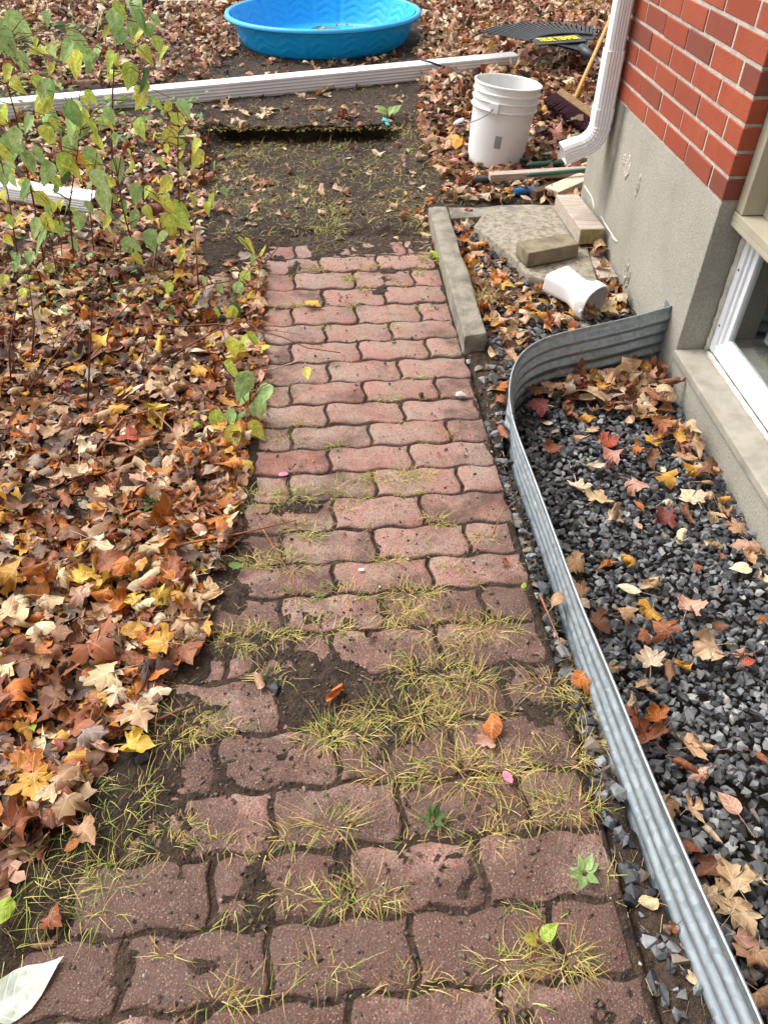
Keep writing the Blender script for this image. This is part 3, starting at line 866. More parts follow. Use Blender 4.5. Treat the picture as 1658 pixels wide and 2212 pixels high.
spout('elbow', eb, 0.084, 0.072, dspout, M['white'], crimp=(2, 2 + nb))
MB().box((xo - 0.036, yd - 0.043, 1.18), (xo + 0.05, yd + 0.043, 1.20)).build('pipe_strap', M['white'], dspout)

# ------------------------------------------------------------------ window well
def build_well():
    n = len(WPLAN)
    prof = []                                    # depth below the rim -> offset
    H = 0.26; m = 64
    for i in range(m + 1):
        h = H * i / m
        if h < 0.016: off = 0.0
        else: off = 0.0062 * (1 - math.cos(2 * math.pi * (h - 0.016) / 0.040)) * 0.5 * -1 * 1.7
        prof.append((h, off))
    rings_o, rings_i = [], []
    V = []; F = []
    nor = []
    for i in range(n):
        d = WPLAN[min(i + 1, n - 1)] - WPLAN[max(i - 1, 0)]
        d.z = 0; d.normalize()
        nor.append(Vector((d.y, -d.x, 0)))      # right of travel (wall -> away -> camera) = inside? fixed below
    for i in range(n):
        p = WPLAN[i]; nn = nor[i]
        if (Vector((0.75, 1.0, 0)) - Vector((p.x, p.y, 0))).dot(nn) > 0: nn = -nn     # make it point outwards
        lean = 0.020 * float(sstep(0.7, 1.2, p.y)) - 0.008 * (1 - float(sstep(0.3, 0.7, p.y)))
        if i < _imin - 4: lean = 0.0
        for h, off in prof:
            q = p + nn * (off + 0.0006) - nn * lean * min(1, h / 0.15)
            V.append((q.x, q.y, p.z - h))
        for h, off in prof:
            q = p + nn * (off - 0.0009) - nn * lean * min(1, h / 0.15)
            V.append((q.x, q.y, p.z - h))
    k = len(prof)
    for i in range(n - 1):
        for j in range(k - 1):
            a = i * 2 * k + j; b = (i + 1) * 2 * k + j
            F.append((a, b, b + 1, a + 1))
            a += k; b += k
            F.append((a, a + 1, b + 1, b))
        a = i * 2 * k; b = (i + 1) * 2 * k
        F.append((a, a + k, b + k, b))
    mb = MB(); mb.add(V, F)
    me = mb.mesh('well_wall'); shade_auto(me, 1.2)
    return me
well = empty('window_well', (0.6, 1.2, 0))
tag(well, 'corrugated galvanised steel window well curving round the basement window', 'window well')
ww = link('well_wall', build_well(), M['galv'], well); ww.location = (-0.6, -1.2, 0)
# rolled rim and wall flange
rim = MB(); rim.tube([(p.x, p.y, p.z) for p in WPLAN], 0.0032, 8)
rm_ = rim.build('rolled_rim', M['galv'], well, smooth=True); rm_.location = (-0.6, -1.2, 0)
fl = MB()
p0 = WPLAN[0]
fl.box((-0.0035, 0.0, -0.26), (-0.0005, 0.045, 0.0), Matrix.Translation((wall_x(p0.y + 0.01), p0.y + 0.002, p0.z)) @ Matrix.Rotation(TH, 4, 'Z'))
fo = fl.build('wall_flange', M['galv'], well); fo.location = (-0.6, -1.2, 0)

# ================================================================== LEAVES, GRAVEL, GRASS
MAPLE_HALF = [(0, 0), (.13, -.08), (.26, -.15), (.42, -.16), (.40, .0), (.44, .08), (.58, .07), (.66, .14), (.82, .22), (.70, .32), (.66, .48), (.50, .45), (.34, .44), (.40, .58), (.33, .70), (.20, .74), (.13, .86), (0, 1.06)]
MAPLE_LOW = [(0, 0), (.20, -.13), (.42, -.13), (.42, .05), (.62, .09), (.80, .24), (.64, .46), (.34, .44), (.36, .66), (.15, .80), (0, 1.05)]
SILVER_HALF = [(0, 0), (.15, -.05), (.34, -.05), (.26, .08), (.50, .22), (.62, .46), (.50, .42), (.40, .48), (.14, .30), (.20, .55), (.28, .66), (.14, .74), (.08, .88), (0, 1.1)]
OVAL_HALF = [(0, 0), (.10, .02), (.20, .10), (.27, .25), (.29, .42), (.25, .60), (.17, .78), (.07, .92), (0, 1.0)]
HEART_HALF = [(0, 0), (.12, -.05), (.26, .0), (.36, .14), (.38, .32), (.30, .52), (.18, .70), (.07, .86), (0, 1.0)]
OVATE_HALF = [(0, 0), (.14, .03), (.25, .12), (.32, .27), (.31, .43), (.25, .60), (.16, .77), (.06, .93), (0, 1.05)]
PETAL_HALF = [(0, 0), (.14, .06), (.25, .25), (.28, .5), (.2, .78), (0, 0.95)]
def outline(half, r=None, jit=0.0):
    right = [(x, y) for x, y in half]
    left = [(-x, y) for x, y in half[-2:0:-1]]
    o = np.array(right + left, float)
    if r is not None and jit > 0: o = o + r.normal(0, jit, o.shape)
    return o
_LC = {}
def leaf_topology(kind, half, rings):
    key = (kind, rings)
    if key not in _LC:
        n = len(outline(half)); F = []
        for q in range(rings - 1):
            for i in range(n):
                j = (i + 1) % n
                a, b = q * n + i, q * n + j
                c, d = (q + 1) * n + j, (q + 1) * n + i
                F += [(a, b, c), (a, c, d)]
        cidx = rings * n
        q = rings - 1
        for i in range(n):
            F.append((q * n + i, q * n + (i + 1) % n, cidx))
        _LC[key] = np.array(F, np.int32)
    return _LC[key]
HALVES = dict(maple=MAPLE_HALF, low=MAPLE_LOW, silver=SILVER_HALF, oval=OVAL_HALF, heart=HEART_HALF, petal=PETAL_HALF, ovate=OVATE_HALF)
def bend(V, ang, k):
    """roll the sheet round an axis at angle ang with curvature k"""
    if abs(k) < 1e-4: return V
    c, s = math.cos(ang), math.sin(ang)
    a = V[:, 0] * c + V[:, 1] * s; b = -V[:, 0] * s + V[:, 1] * c
    z = V[:, 2]
    th = a * k
    a2 = np.sin(th) / k - z * np.sin(th); z2 = (1 - np.cos(th)) / k + z * np.cos(th)
    return np.stack([a2 * c - b * s, a2 * s + b * c, z2], 1)
def leaf_geo(kind, size, r, curl=1.0, rings=2, stem=True, crinkle=0.03):
    half = HALVES[kind]
    o = outline(half, r, 0.032 if kind in ('maple', 'low', 'silver') else 0.012)
    n = len(o)
    cy = 0.30 if kind in ('maple', 'low', 'silver') else 0.45
    c = np.array([0, cy])
    P = [o]
    for q in range(1, rings):
        f = 1 - q / rings
        P.append(c + (o - c) * f)
    P = np.concatenate(P + [c[None, :]], 0)
    uv = P.copy()
    V = np.zeros((len(P), 3)); V[:, :2] = P - np.array([0, cy])
    rad = np.linalg.norm(V[:, :2], axis=1)
    ph = r.random(4) * 6.28
    th = np.arctan2(V[:, 1], V[:, 0])
    V[:, 2] = crinkle * rad * (np.sin(th * 5 + ph[0]) + 0.7 * np.sin(th * 3 + ph[1])) + 0.015 * np.sin(V[:, 0] * 11 + ph[2]) * np.cos(V[:, 1] * 9 + ph[3])
    # crease along the midrib, then roll
    V[:, 2] += 0.55 * curl * (r.random() - 0.3) * np.abs(V[:, 0]) + curl * r.normal(0, 0.35) * rad ** 2 * (1 + 0.6 * np.sin(th * 2 + ph[2]))
    k1 = curl * (1.1 + abs(r.normal(0, 1.5))) * r.choice([-1, 1]); a1 = r.choice([0.0, 0.0, math.pi / 2, r.random() * 3.14]) + r.normal(0, 0.2)
    k2 = curl * r.normal(0, 1.2); a2 = r.random() * 3.14
    V = bend(V, a1, k1); V = bend(V, a2, k2)
    F = leaf_topology(kind, half, rings)
    if stem and kind != 'petal':
        b = len(V)
        base = V[0]
        d = V[0] - V[-1]; d = d / (np.linalg.norm(d) + 1e-6)
        sl = 0.45 + 0.4 * r.random(); w = 0.014
        side = np.array([-d[1], d[0], 0]); side = side / (np.linalg.norm(side) + 1e-6)
        bow = r.normal(0, 0.18)
        pts = [base, base + d * sl * 0.5 + side * bow * 0.4, base + d * sl + side * bow - np.array([0, 0, 0.05])]
        S = []
        for q, p in enumerate(pts):
            S += [p + side * w, p - side * w * 0.5 + np.array([0, 0, w]), p - side * w * 0.5 - np.array([0, 0, w])]
        SF = []
        for q in range(2):
            for k in range(3):
                a_, b_ = b + q * 3 + k, b + q * 3 + (k + 1) % 3
                SF += [(a_, b_, b_ + 3), (a_, b_ + 3, a_ + 3)]
        V = np.concatenate([V, np.array(S)], 0); F = np.concatenate([F, np.array(SF, np.int32)], 0)
        uv = np.concatenate([uv, np.tile([[0.0, 0.01]], (9, 1))], 0)
    return V * size * 0.66, F, uv
def rot_mat(r, tilt):
    az = r.random() * 2 * math.pi; t = r.normal(0, tilt); td = r.random() * 2 * math.pi
    Mz = np.array(Matrix.Rotation(az, 3, 'Z'))
    ax = Vector((math.cos(td), math.sin(td), 0))
    return np.array(Matrix.Rotation(t, 3, ax)) @ Mz

PAL = dict(
    pale=s2l(216, 194, 160), beige=s2l(196, 166, 128), tan=s2l(178, 140, 104), pinktan=s2l(190, 148, 124), pink=s2l(190, 132, 114), brown=s2l(124, 84, 60), rust=s2l(144, 86, 56),
    red=s2l(162, 70, 44), darkred=s2l(116, 56, 46), orange=s2l(182, 108, 46), gold=s2l(194, 142, 58), yellow=s2l(206, 168, 68), dark=s2l(78, 56, 46), grey=s2l(150, 132, 118),
    lime=s2l(158, 176, 58), green=s2l(100, 138, 56), magenta=s2l(180, 38, 76), hotpink=s2l(226, 128, 154), white=s2l(186, 196, 178))
NAMES = dict(pale='pale cream', beige='beige', tan='tan', pinktan='pinkish tan', pink='pink brown', brown='brown', rust='rust brown', red='red orange', darkred='dark red',
             orange='orange', gold='golden', yellow='yellow', dark='dark brown', grey='grey brown', lime='lime green', green='green', magenta='crimson', hotpink='pink', white='whitish')
def vary(c, r, a=0.13):
    c = np.array(c) * (1 + r.normal(0, a)) * (1 + r.normal(0, a * 0.25, 3))
    return np.clip(c, 0.004, 0.95)
class Pile:
    def __init__(self): self.V = []; self.F = []; self.C = []; self.U = []; self.n = 0
    def add(self, V, F, C, U):
        self.V.append(V); self.F.append(F + self.n); self.C.append(C); self.U.append(U); self.n += len(V)
    def build(self, name, mat, smooth=True):
        me = mesh_np(name, np.concatenate(self.V), np.concatenate(self.F), np.concatenate(self.C), np.concatenate(self.U), smooth)
        return link(name, me, mat)
def leaf_colors(V, col, r, edge=0.25):
    C = np.tile(np.array(col)[None, :], (len(V), 1))
    return np.clip(C * (1 + r.normal(0, 0.17, (len(V), 1))), 0.004, 0.95)

# ------------------------------------------------------------------ leaf zones, as ground polygons
def poly(pts): return np.array([at(x, y)[:2] for x, y in pts])
def inside(P, x, y):
    x = np.asarray(x); y = np.asarray(y); res = np.zeros(x.shape, bool); j = len(P) - 1
    for i in range(len(P)):
        xi, yi = P[i]; xj, yj = P[j]
        c = ((yi > y) != (yj > y)) & (x < (xj - xi) * (y - yi) / (yj - yi + 1e-12) + xi)
        res ^= c; j = i
    return res
Z_LITTER = poly([(-220, 560), (430, 560), (470, 640), (515, 720), (535, 800), (552, 880), (535, 960), (520, 1060), (495, 1180), (430, 1300), (395, 1400), (345, 1500), (285, 1590), (225, 1660), (165, 1750), (110, 1820), (30, 1870), (-40, 1900), (-330, 1900)])
Z_THIN = poly([(-300, 270), (440, 270), (450, 330), (430, 560), (-300, 560)])
Z_RIGHT = poly([(905, 165), (905, 300), (960, 420), (1000, 445), (1240, 445), (1300, 300), (1330, 0), (1500, -20), (930, -20), (905, 100)])
Z_TOPL = poly([(-260, -30), (250, -30), (560, -30), (930, -20), (900, 60), (560, 110), (430, 190), (-200, 235)])
Z_BARE = poly([(430, 100), (560, 110), (700, 140), (1100, 120), (900, 165), (870, 250), (440, 260), (-100, 270), (-100, 235), (430, 190)])
PAL_NEAR = ['pale'] * 4 + ['beige'] * 5 + ['tan'] * 5 + ['pinktan'] * 3 + ['brown'] * 5 + ['rust'] * 5 + ['orange'] * 4 + ['gold'] * 3 + ['dark'] * 1 + ['yellow'] * 1 + ['dark'] * 2 + ['grey'] * 2 + ['darkred'] * 1
PAL_GOLD = PAL_NEAR + ['gold'] * 6 + ['orange'] * 7 + ['rust'] * 5 + ['yellow'] * 2
PAL_FAR = ['beige'] * 6 + ['pale'] * 5 + ['tan'] * 5 + ['pinktan'] * 5 + ['pink'] * 2 + ['rust'] * 5 + ['brown'] * 5 + ['orange'] * 2 + ['gold'] * 1 + ['dark'] * 3 + ['darkred']
def scatter(zone, dens, r):
    lo, hi = zone.min(0), zone.max(0)
    n = int(dens * (hi[0] - lo[0]) * (hi[1] - lo[1]))
    p = lo + r.random((n, 2)) * (hi - lo)
    p = p[inside(zone, p[:, 0], p[:, 1])]
    keep = (p[:, 0] > -4.6) & (p[:, 1] < 10.2) & (p[:, 1] > -0.2)
    return p[keep]

def near_house(x, y): return (x > wall_x(y) - 0.04) & (y < 3.42)
POOL_C, POOL_R = Vector((-0.458, 6.67, 0)), 0.66
Z_RAKE = np.array([at(x, y, 0.2)[:2] for x, y in [(1015, 66), (1270, 145), (1310, 45), (1270, 20), (1080, 30)]])
rl = np.random.default_rng(21)
pile = Pile()
def lay_pile(pts, palette, size, lift, curl, tilt, kinds=('low', 'low', 'low', 'low', 'silver', 'oval', 'oval', 'heart', 'petal'), rings=2):
    pts = np.asarray(pts, float); zs_ = surf(pts[:, 0], pts[:, 1])
    for (x, y), zg in zip(pts, zs_):
        if near_house(x, y): continue
        if y > 5.4 and 0.55 < x < 1.75 and y < 6.7 and inside(Z_RAKE, np.array([x]), np.array([y]))[0]: lift_ = 0.0
        else: lift_ = lift
        if (x - POOL_C.x) ** 2 + (y - POOL_C.y) ** 2 < POOL_R ** 2: continue
        kind = kinds[rl.integers(len(kinds))]
        s = size * (0.7 + 0.6 * rl.random())
        V, F, U = leaf_geo(kind, s, rl, curl * (0.5 + rl.random()), rings, rl.random() < 0.4)
        V = V @ rot_mat(rl, tilt).T
        col = vary(PAL[palette[rl.integers(len(palette))]], rl)
        z0 = zg + lift_ * rl.random() ** 1.3 - (0.006 if lift_ == 0.0 else 0.0)
        V = V - np.array([0, 0, V[:, 2].min() * 0.75]) + np.array([x, y, z0])
        pile.add(V, F, leaf_colors(V, col, rl), U)
lp = scatter(Z_LITTER, 1020, rl)
lay_pile(lp[lp[:, 1] > 1.35], PAL_NEAR, 0.066, 0.014, 1.3, 0.28, rings=3)
lay_pile(lp[lp[:, 1] <= 1.35], PAL_GOLD, 0.066, 0.012, 1.2, 0.25, rings=3)
lay_pile(scatter(Z_LITTER, 900, rl), ['dark', 'brown', 'rust', 'tan', 'beige', 'grey', 'brown'], 0.036, 0.020, 1.6, 0.4, kinds=('oval', 'petal', 'low', 'heart'))
lay_pile(scatter(Z_LITTER, 700, rl), ['dark', 'brown', 'rust', 'tan', 'brown', 'grey', 'orange'], 0.072, 0.004, 0.6, 0.2)
lay_pile(scatter(Z_THIN, 560, rl), PAL_NEAR + ['pinktan'] * 4 + ['pale'] * 3, 0.072, 0.016, 1.1, 0.35)
lay_pile(scatter(Z_RIGHT, 700, rl), PAL_FAR, 0.082, 0.030, 1.2, 0.45)
lay_pile(scatter(Z_TOPL, 310, rl), PAL_FAR + ['pinktan'] * 3, 0.090, 0.022, 1.1, 0.4)
lay_pile(scatter(Z_BARE, 50, rl), PAL_FAR, 0.082, 0.006, 1.0, 0.25)
Z_BED = poly([(985, 470), (1010, 640), (1080, 760), (1120, 800), (1180, 725), (1390, 680), (1340, 600), (1230, 600), (1150, 600), (1010, 490)])
lay_pile(scatter(Z_BED, 640, rl), ['orange', 'tan', 'beige', 'brown', 'rust', 'gold', 'pale', 'pinktan'], 0.072, 0.014, 1.3, 0.35)
hp = np.stack([rl.uniform(0.40, 0.90, 170), 2.10 - np.abs(rl.normal(0, 0.10, 170))], 1)
lay_pile(hp[in_well(hp[:, 0] - 0.03, hp[:, 1] + 0.03)], ['tan', 'brown', 'rust', 'beige', 'pinktan', 'grey', 'tan'], 0.085, 0.020, 1.1, 0.3)
for _ in range(26):
    a_ = rl.random() * 6.28; q_ = 0.36 * math.sqrt(rl.random())
    V, F, U = leaf_geo('low', 0.07, rl, 0.9, 2, False); V = V @ rot_mat(rl, 0.2).T + np.array([POOL_C.x + 0.12 + q_ * math.cos(a_), POOL_C.y + 0.15 + q_ * math.sin(a_), float(gz(POOL_C.x, POOL_C.y)) + 0.022])
    pile.add(V, F, leaf_colors(V, vary(PAL[['brown', 'rust', 'tan', 'dark', 'beige'][rl.integers(5)]], rl), rl), U)
# a fringe round the edges
fr = []
for _ in range(420):
    y = rl.uniform(0.35, 2.9); sl_ = float(np.interp(y, [0.25, 0.66, 0.97, 1.83, 2.9], [-1.10, -0.93, -0.76, -0.66, -0.70]))
    fr.append((right_edge(y) + sl_ - abs(rl.normal(0, 0.07)), y))
lay_pile(fr, PAL_NEAR, 0.066, 0.008, 0.9, 0.3)
soilp = np.stack([rl.uniform(-0.95, 0.35, 150), rl.uniform(3.1, 4.58, 150)], 1)
lay_pile(soilp, PAL_FAR, 0.055, 0.003, 1.2, 0.25)
lipp = np.stack([rl.uniform(-1.0, 0.15, 34), rl.uniform(4.55, 4.85, 34)], 1)
for x_, y_ in lipp:
    V, F, U = leaf_geo('low', 0.075, rl, 1.2, 2, False); V = V @ rot_mat(rl, 0.4).T + np.array([x_, y_, 0.050 + 0.012 * rl.random()])
    pile.add(V, F, leaf_colors(V, vary(PAL[PAL_FAR[rl.integers(len(PAL_FAR))]], rl), rl), U)
litter = pile.build('fallen_leaves', M['dead'])
tag(litter, 'thick carpet of curled dry maple leaves over the yard', 'leaves', kind='stuff')

# ------------------------------------------------------------------ single leaves one can pick out
ri = np.random.default_rng(77)
PLACE = {}
def one_leaf(x, y, colour, kind, size, place, group, curl=0.8, tilt=0.3, lift=0.004, z=None, mat=None, shape=None, name=None):
    V, F, U = leaf_geo(kind, size, ri, curl, 3, True)
    V = V @ rot_mat(ri, tilt).T
    col = vary(PAL[colour], ri, 0.07)
    z0 = float(surf(x, y)) if z is None else z
    base = np.array([0, 0, V[:, 2].min()])
    V = V - base
    nm = name or {'maple': 'maple_leaf', 'silver': 'maple_leaf', 'low': 'maple_leaf', 'oval': 'oval_leaf', 'heart': 'heart_shaped_leaf', 'ovate': 'oval_leaf', 'petal': 'petal_shaped_leaf'}[kind]
    me = mesh_np(nm, V, F, leaf_colors(V, col, ri), U, True)
    o = link(nm, me, mat or (M['dead'] if kind in ('maple', 'silver', 'low') else M['dead_oval']))
    o.location = (x, y, z0 + lift)
    sh = shape or {'maple': 'maple leaf', 'silver': 'deeply cut maple leaf', 'low': 'maple leaf', 'oval': 'narrow oval leaf', 'heart': 'heart-shaped leaf', 'ovate': 'broad oval leaf', 'petal': 'small petal-shaped leaf'}[kind]
    tag(o, f'{NAMES[colour]} {sh} {place}', 'leaf', group)
    return o
G_GRAVEL = 'fallen leaves lying on the gravel in the window well'
GRAVEL_LEAVES = [  # px, py, colour, kind, size, curl
    (1156, 862, 'brown', 'maple', .075, .5), (1161, 897, 'darkred', 'maple', .095, .5), (1181, 916, 'pale', 'oval', .04, .5), (1198, 937, 'grey', 'heart', .045, .8), (1190, 975, 'orange', 'maple', .075, .6),
    (1204, 858, 'tan', 'maple', .07, .6), (1222, 863, 'grey', 'maple', .06, 1.0), (1246, 856, 'darkred', 'maple', .07, .8), (1270, 839, 'beige', 'maple', .07, .8), (1310, 826, 'pinktan', 'maple', .075, .8),
    (1307, 866, 'pink', 'maple', .08, 1.4), (1265, 914, 'gold', 'maple', .06, .8), (1278, 932, 'yellow', 'maple', .055, .5), (1249, 951, 'tan', 'maple', .05, .9), (1310, 958, 'red', 'maple', .10, .45),
    (1313, 1011, 'pink', 'maple', .08, 1.6), (1283, 1012, 'pale', 'oval', .075, 1.2), (1371, 987, 'orange', 'maple', .065, 1.2), (1406, 1001, 'darkred', 'maple', .07, 1.4), (1408, 958, 'gold', 'maple', .075, .6),
    (1406, 914, 'gold', 'silver', .075, .9), (1376, 851, 'tan', 'maple', .10, .45), (1371, 810, 'rust', 'maple', .085, .6), (1427, 829, 'brown', 'maple', .085, 1.0), (1445, 863, 'brown', 'maple', .085, 1.3),
    (1425, 882, 'beige', 'oval', .09, 1.2), (1398, 884, 'rust', 'maple', .07, .9), (1433, 911, 'tan', 'maple', .07, .9), (1443, 934, 'pink', 'maple', .07, 1.8), (1468, 943, 'pale', 'silver', .065, 1.1),
    (1468, 982, 'pink', 'maple', .075, 1.8), (1484, 995, 'beige', 'maple', .075, 1.3), (1493, 1027, 'gold', 'maple', .095, .8), (1432, 1048, 'yellow', 'maple', .085, .6), (1430, 1022, 'pale', 'silver', .055, .9),
    (1244, 1056, 'pale', 'maple', .08, .7), (1366, 1067, 'pinktan', 'maple', .08, 1.0), (1291, 1078, 'beige', 'maple', .08, .9), (1492, 1079, 'pale', 'maple', .09, 1.1), (1529, 1079, 'tan', 'maple', .08, 1.3),
    (1436, 1100, 'pale', 'silver', .075, 1.2), (1436, 1124, 'darkred', 'maple', .075, 1.6), (1480, 1118, 'brown', 'maple', .065, 1.1), (1376, 1100, 'orange', 'oval', .045, .6), (1323, 1125, 'beige', 'maple', .06, 1.4),
    (1376, 1138, 'pinktan', 'oval', .04, .4), (1534, 1132, 'yellow', 'silver', .075, 1.0), (1570, 1112, 'tan', 'maple', .065, 1.5), (1584, 1147, 'gold', 'maple', .065, .9), (1560, 1086, 'yellow', 'maple', .05, .9),
    (1464, 1170, 'pale', 'maple', .065, 1.3), (1536, 1182, 'beige', 'maple', .06, 1.4), (1555, 1205, 'orange', 'oval', .035, .4), (1595, 1231, 'pale', 'heart', .065, .3), (1501, 1233, 'orange', 'oval', .045, .8),
    (1309, 1224, 'orange', 'silver', .065, .8), (1351, 1221, 'gold', 'maple', .065, 1.3), (1358, 1278, 'pale', 'oval', .07, .8), (1407, 1266, 'beige', 'maple', .085, 1.4), (1482, 1320, 'pinktan', 'maple', .085, .8),
    (1344, 1339, 'gold', 'maple', .06, .6), (1396, 1336, 'yellow', 'maple', .065, 1.3), (1548, 1357, 'brown', 'oval', .05, 1.0), (1640, 1348, 'orange', 'maple', .05, .6), (1426, 1381, 'rust', 'maple', .08, .7),
    (1389, 1381, 'rust', 'maple', .045, .4), (1400, 1428, 'pale', 'maple', .085, .4), (1518, 1421, 'beige', 'maple', .095, 1.0), (1595, 1418, 'pinktan', 'maple', .08, 1.9), (1611, 1437, 'red', 'oval', .045, .6),
    (1440, 1451, 'darkred', 'maple', .08, .8), (1473, 1442, 'gold', 'maple', .06, 1.2), (1487, 1615, 'tan', 'maple', .075, 1.0), (1516, 1621, 'beige', 'maple', .065, 1.2), (1469, 1661, 'orange', 'maple', .07, .8),
    (1507, 1681, 'pinktan', 'maple', .07, 1.4), (1496, 1746, 'beige', 'silver', .075, 1.3), (1567, 1743, 'pinktan', 'oval', .065, 1.6), (1531, 1802, 'pale', 'maple', .055, 1.0), (1531, 1880, 'brown', 'maple', .075, .8),
    (1576, 1906, 'beige', 'maple', .085, .7), (1626, 1900, 'pale', 'silver', .07, 1.2), (1575, 1972, 'beige', 'maple', .07, 1.0), (1604, 2037, 'pinktan', 'maple', .07, 1.2), (1622, 2076, 'tan', 'maple', .06, 1.1),
    (1640, 2160, 'tan', 'maple', .07, .9), (1641, 1639, 'orange', 'oval', .035, .5), (1415, 1545, 'orange', 'maple', .065, .8), (1425, 1585, 'brown', 'maple', .075, .9), (1385, 1490, 'tan', 'silver', .065, 1.3),
    (1340, 800, 'rust', 'maple', .07, .9), (1300, 845, 'tan', 'maple', .07, 1.0), (1340, 838, 'brown', 'maple', .075, .8), (1395, 835, 'pinktan', 'maple', .075, .9), (1350, 875, 'rust', 'maple', .06, 1.1),
    (1230, 845, 'tan', 'maple', .07, .9), (1180, 850, 'pinktan', 'maple', .06, 1.0), (1420, 800, 'tan', 'maple', .07, 1.1), (1440, 840, 'rust', 'maple', .06, 1.2), (1355, 900, 'pinktan', 'maple', .05, 1.0)]
for i_, (x, y, c, kd, s, cu) in enumerate(GRAVEL_LEAVES):
    c = {'yellow': 'gold' if i_ % 2 else 'beige', 'gold': 'gold' if i_ % 3 else 'tan', 'darkred': 'darkred' if i_ % 2 else 'brown', 'orange': 'orange' if i_ % 2 else 'rust'}.get(c, c)
    p = at(x, y, -0.03)
    wx = wall_x(p.y) - 0.05
    near = 'heaped at the well end' if y < 905 else ('on well gravel near the wall' if p.x > wx - 0.14 else ('on gravel against the steel' if p.x < float(np.interp(p.y, _sy, _sx)) + 0.13 else 'on open well gravel'))
    shp = None
    if cu >= 1.2: shp = {'maple': 'tightly curled maple leaf', 'silver': 'curled deeply cut maple leaf', 'oval': 'rolled oval leaf', 'heart': 'heart-shaped leaf'}[kd]
    elif cu <= 0.5 and kd == 'maple': shp = 'flat maple leaf'
    one_leaf(min(p.x, wx), p.y, c, kd, s * (0.98 if kd in ('maple', 'silver') else 1.25), near, G_GRAVEL, cu * 1.15, 0.22, 0.004 + (0.012 + 0.02 * ri.random() if y < 905 else 0.0), shape=shp)
rh = np.random.default_rng(91)
for q in range(75):
    if q < 40:      # heap in the curved far end
        y = 2.08 - abs(rh.normal(0, 0.12)); lo_, hi_ = 0.40, wall_x(y) - 0.05
        x = rh.uniform(lo_, hi_); lf_ = 0.006 + 0.035 * rh.random(); pl = 'heaped at the well end'
    elif q < 60:    # drifted against the wall
        y = rh.uniform(1.15, 1.95); x = wall_x(y) - 0.05 - abs(rh.normal(0, 0.06)); lf_ = 0.004 + 0.02 * rh.random(); pl = 'on well gravel near the wall'
    else:           # along the steel
        y = rh.uniform(0.35, 1.3); x = float(np.interp(y, _sy, _sx)) + 0.05 + abs(rh.normal(0, 0.05)); lf_ = 0.004; pl = 'on gravel against the steel'
    if not bool(in_well(x - 0.03, y + 0.03)): continue
    c = ['pale', 'beige', 'tan', 'tan', 'brown', 'pinktan', 'rust', 'pale', 'gold', 'beige'][rh.integers(10)]
    cu = float(rh.uniform(0.7, 1.7))
    one_leaf(x, y, c, ['maple', 'maple', 'maple', 'silver', 'oval'][rh.integers(5)], rh.uniform(0.066, 0.092), pl, G_GRAVEL, cu, 0.3, lf_, shape=('curled leaf' if cu > 1.1 else 'small maple leaf'), name='fallen_leaf')
# one leaf propped upright in the well's inner corner
p = at(1408, 782, 0.02)
o = one_leaf(min(p.x, wall_x(p.y) - 0.05), p.y, 'grey', 'maple', .085, 'propped upright against the wall in the well corner', None, .3, 0.0, 0.0, z=-0.005)
o.rotation_euler = (R(62), R(8), R(-35))

G_PATH = 'fallen leaves scattered over the paver path'
for (x, y, c, kd, s, cu, pl) in [
        (672, 662, 'yellow', 'maple', .075, .5, 'lying alone on the far pavers'), (722, 1500, 'orange', 'oval', .07, 1.6, 'curled up on a muddy paver'),
        (1060, 1578, 'orange', 'oval', .07, 1.8, 'rolled tight in the dry grass tuft'), (1048, 1600, 'pinktan', 'maple', .05, 1.0, 'beside the rolled leaf in the dry grass'),
        (1095, 1680, 'hotpink', 'petal', .032, .3, 'on the grass near the steel well'), (612, 1027, 'hotpink', 'petal', .032, .3, 'on a paver by the leaf bed'),
        (195, 1652, 'magenta', 'petal', .055, .4, 'at the edge of the leaf bed'), (160, 1828, 'orange', 'petal', .036, .3, 'standing in the lower lawn edge'),
        (1197, 1318, 'tan', 'oval', .075, 1.5, 'stuck in the soil beside the steel well'), (1088, 1218, 'rust', 'maple', .03, 1.2, 'crumpled on a clean paver'),
        (795, 1375, 'dark', 'maple', .045, .7, 'crumpled in a wide muddy joint'), (118, 1990, 'rust', 'maple', .045, .6, 'near the lower left paver'),
        (100, 2040, 'brown', 'maple', .05, 1.2, 'in the grass by the lower left paver'), (560, 1478, 'tan', 'oval', .045, 1.0, 'in the straw beside a muddy paver'),
        (1075, 842, 'orange', 'maple', .07, 1.0, 'wedged between path and curved steel'), (1080, 870, 'rust', 'maple', .06, 1.2, 'under the orange leaf by the curved steel'),
        (1085, 935, 'rust', 'oval', .07, 1.2, 'leaning on the outside of the steel'), (1215, 1470, 'rust', 'maple', .06, 1.0, 'in the dry grass against the steel'),
        (1250, 1475, 'orange', 'maple', .05, 1.2, 'in the dry grass against the steel'), (1450, 2010, 'rust', 'oval', .05, 1.2, 'in the gap beside the near steel'), (1400, 1950, 'beige', 'oval', .035, 1.0, 'in the gap beside the near steel'),
        (1490, 2115, 'beige', 'oval', .03, .5, 'in the gap beside the near steel')]:
    p = at(x, y, 0.005)
    one_leaf(p.x, p.y, c, kd, s * (1.0 if kd == 'maple' else 1.4), pl, G_PATH, cu, 0.15)
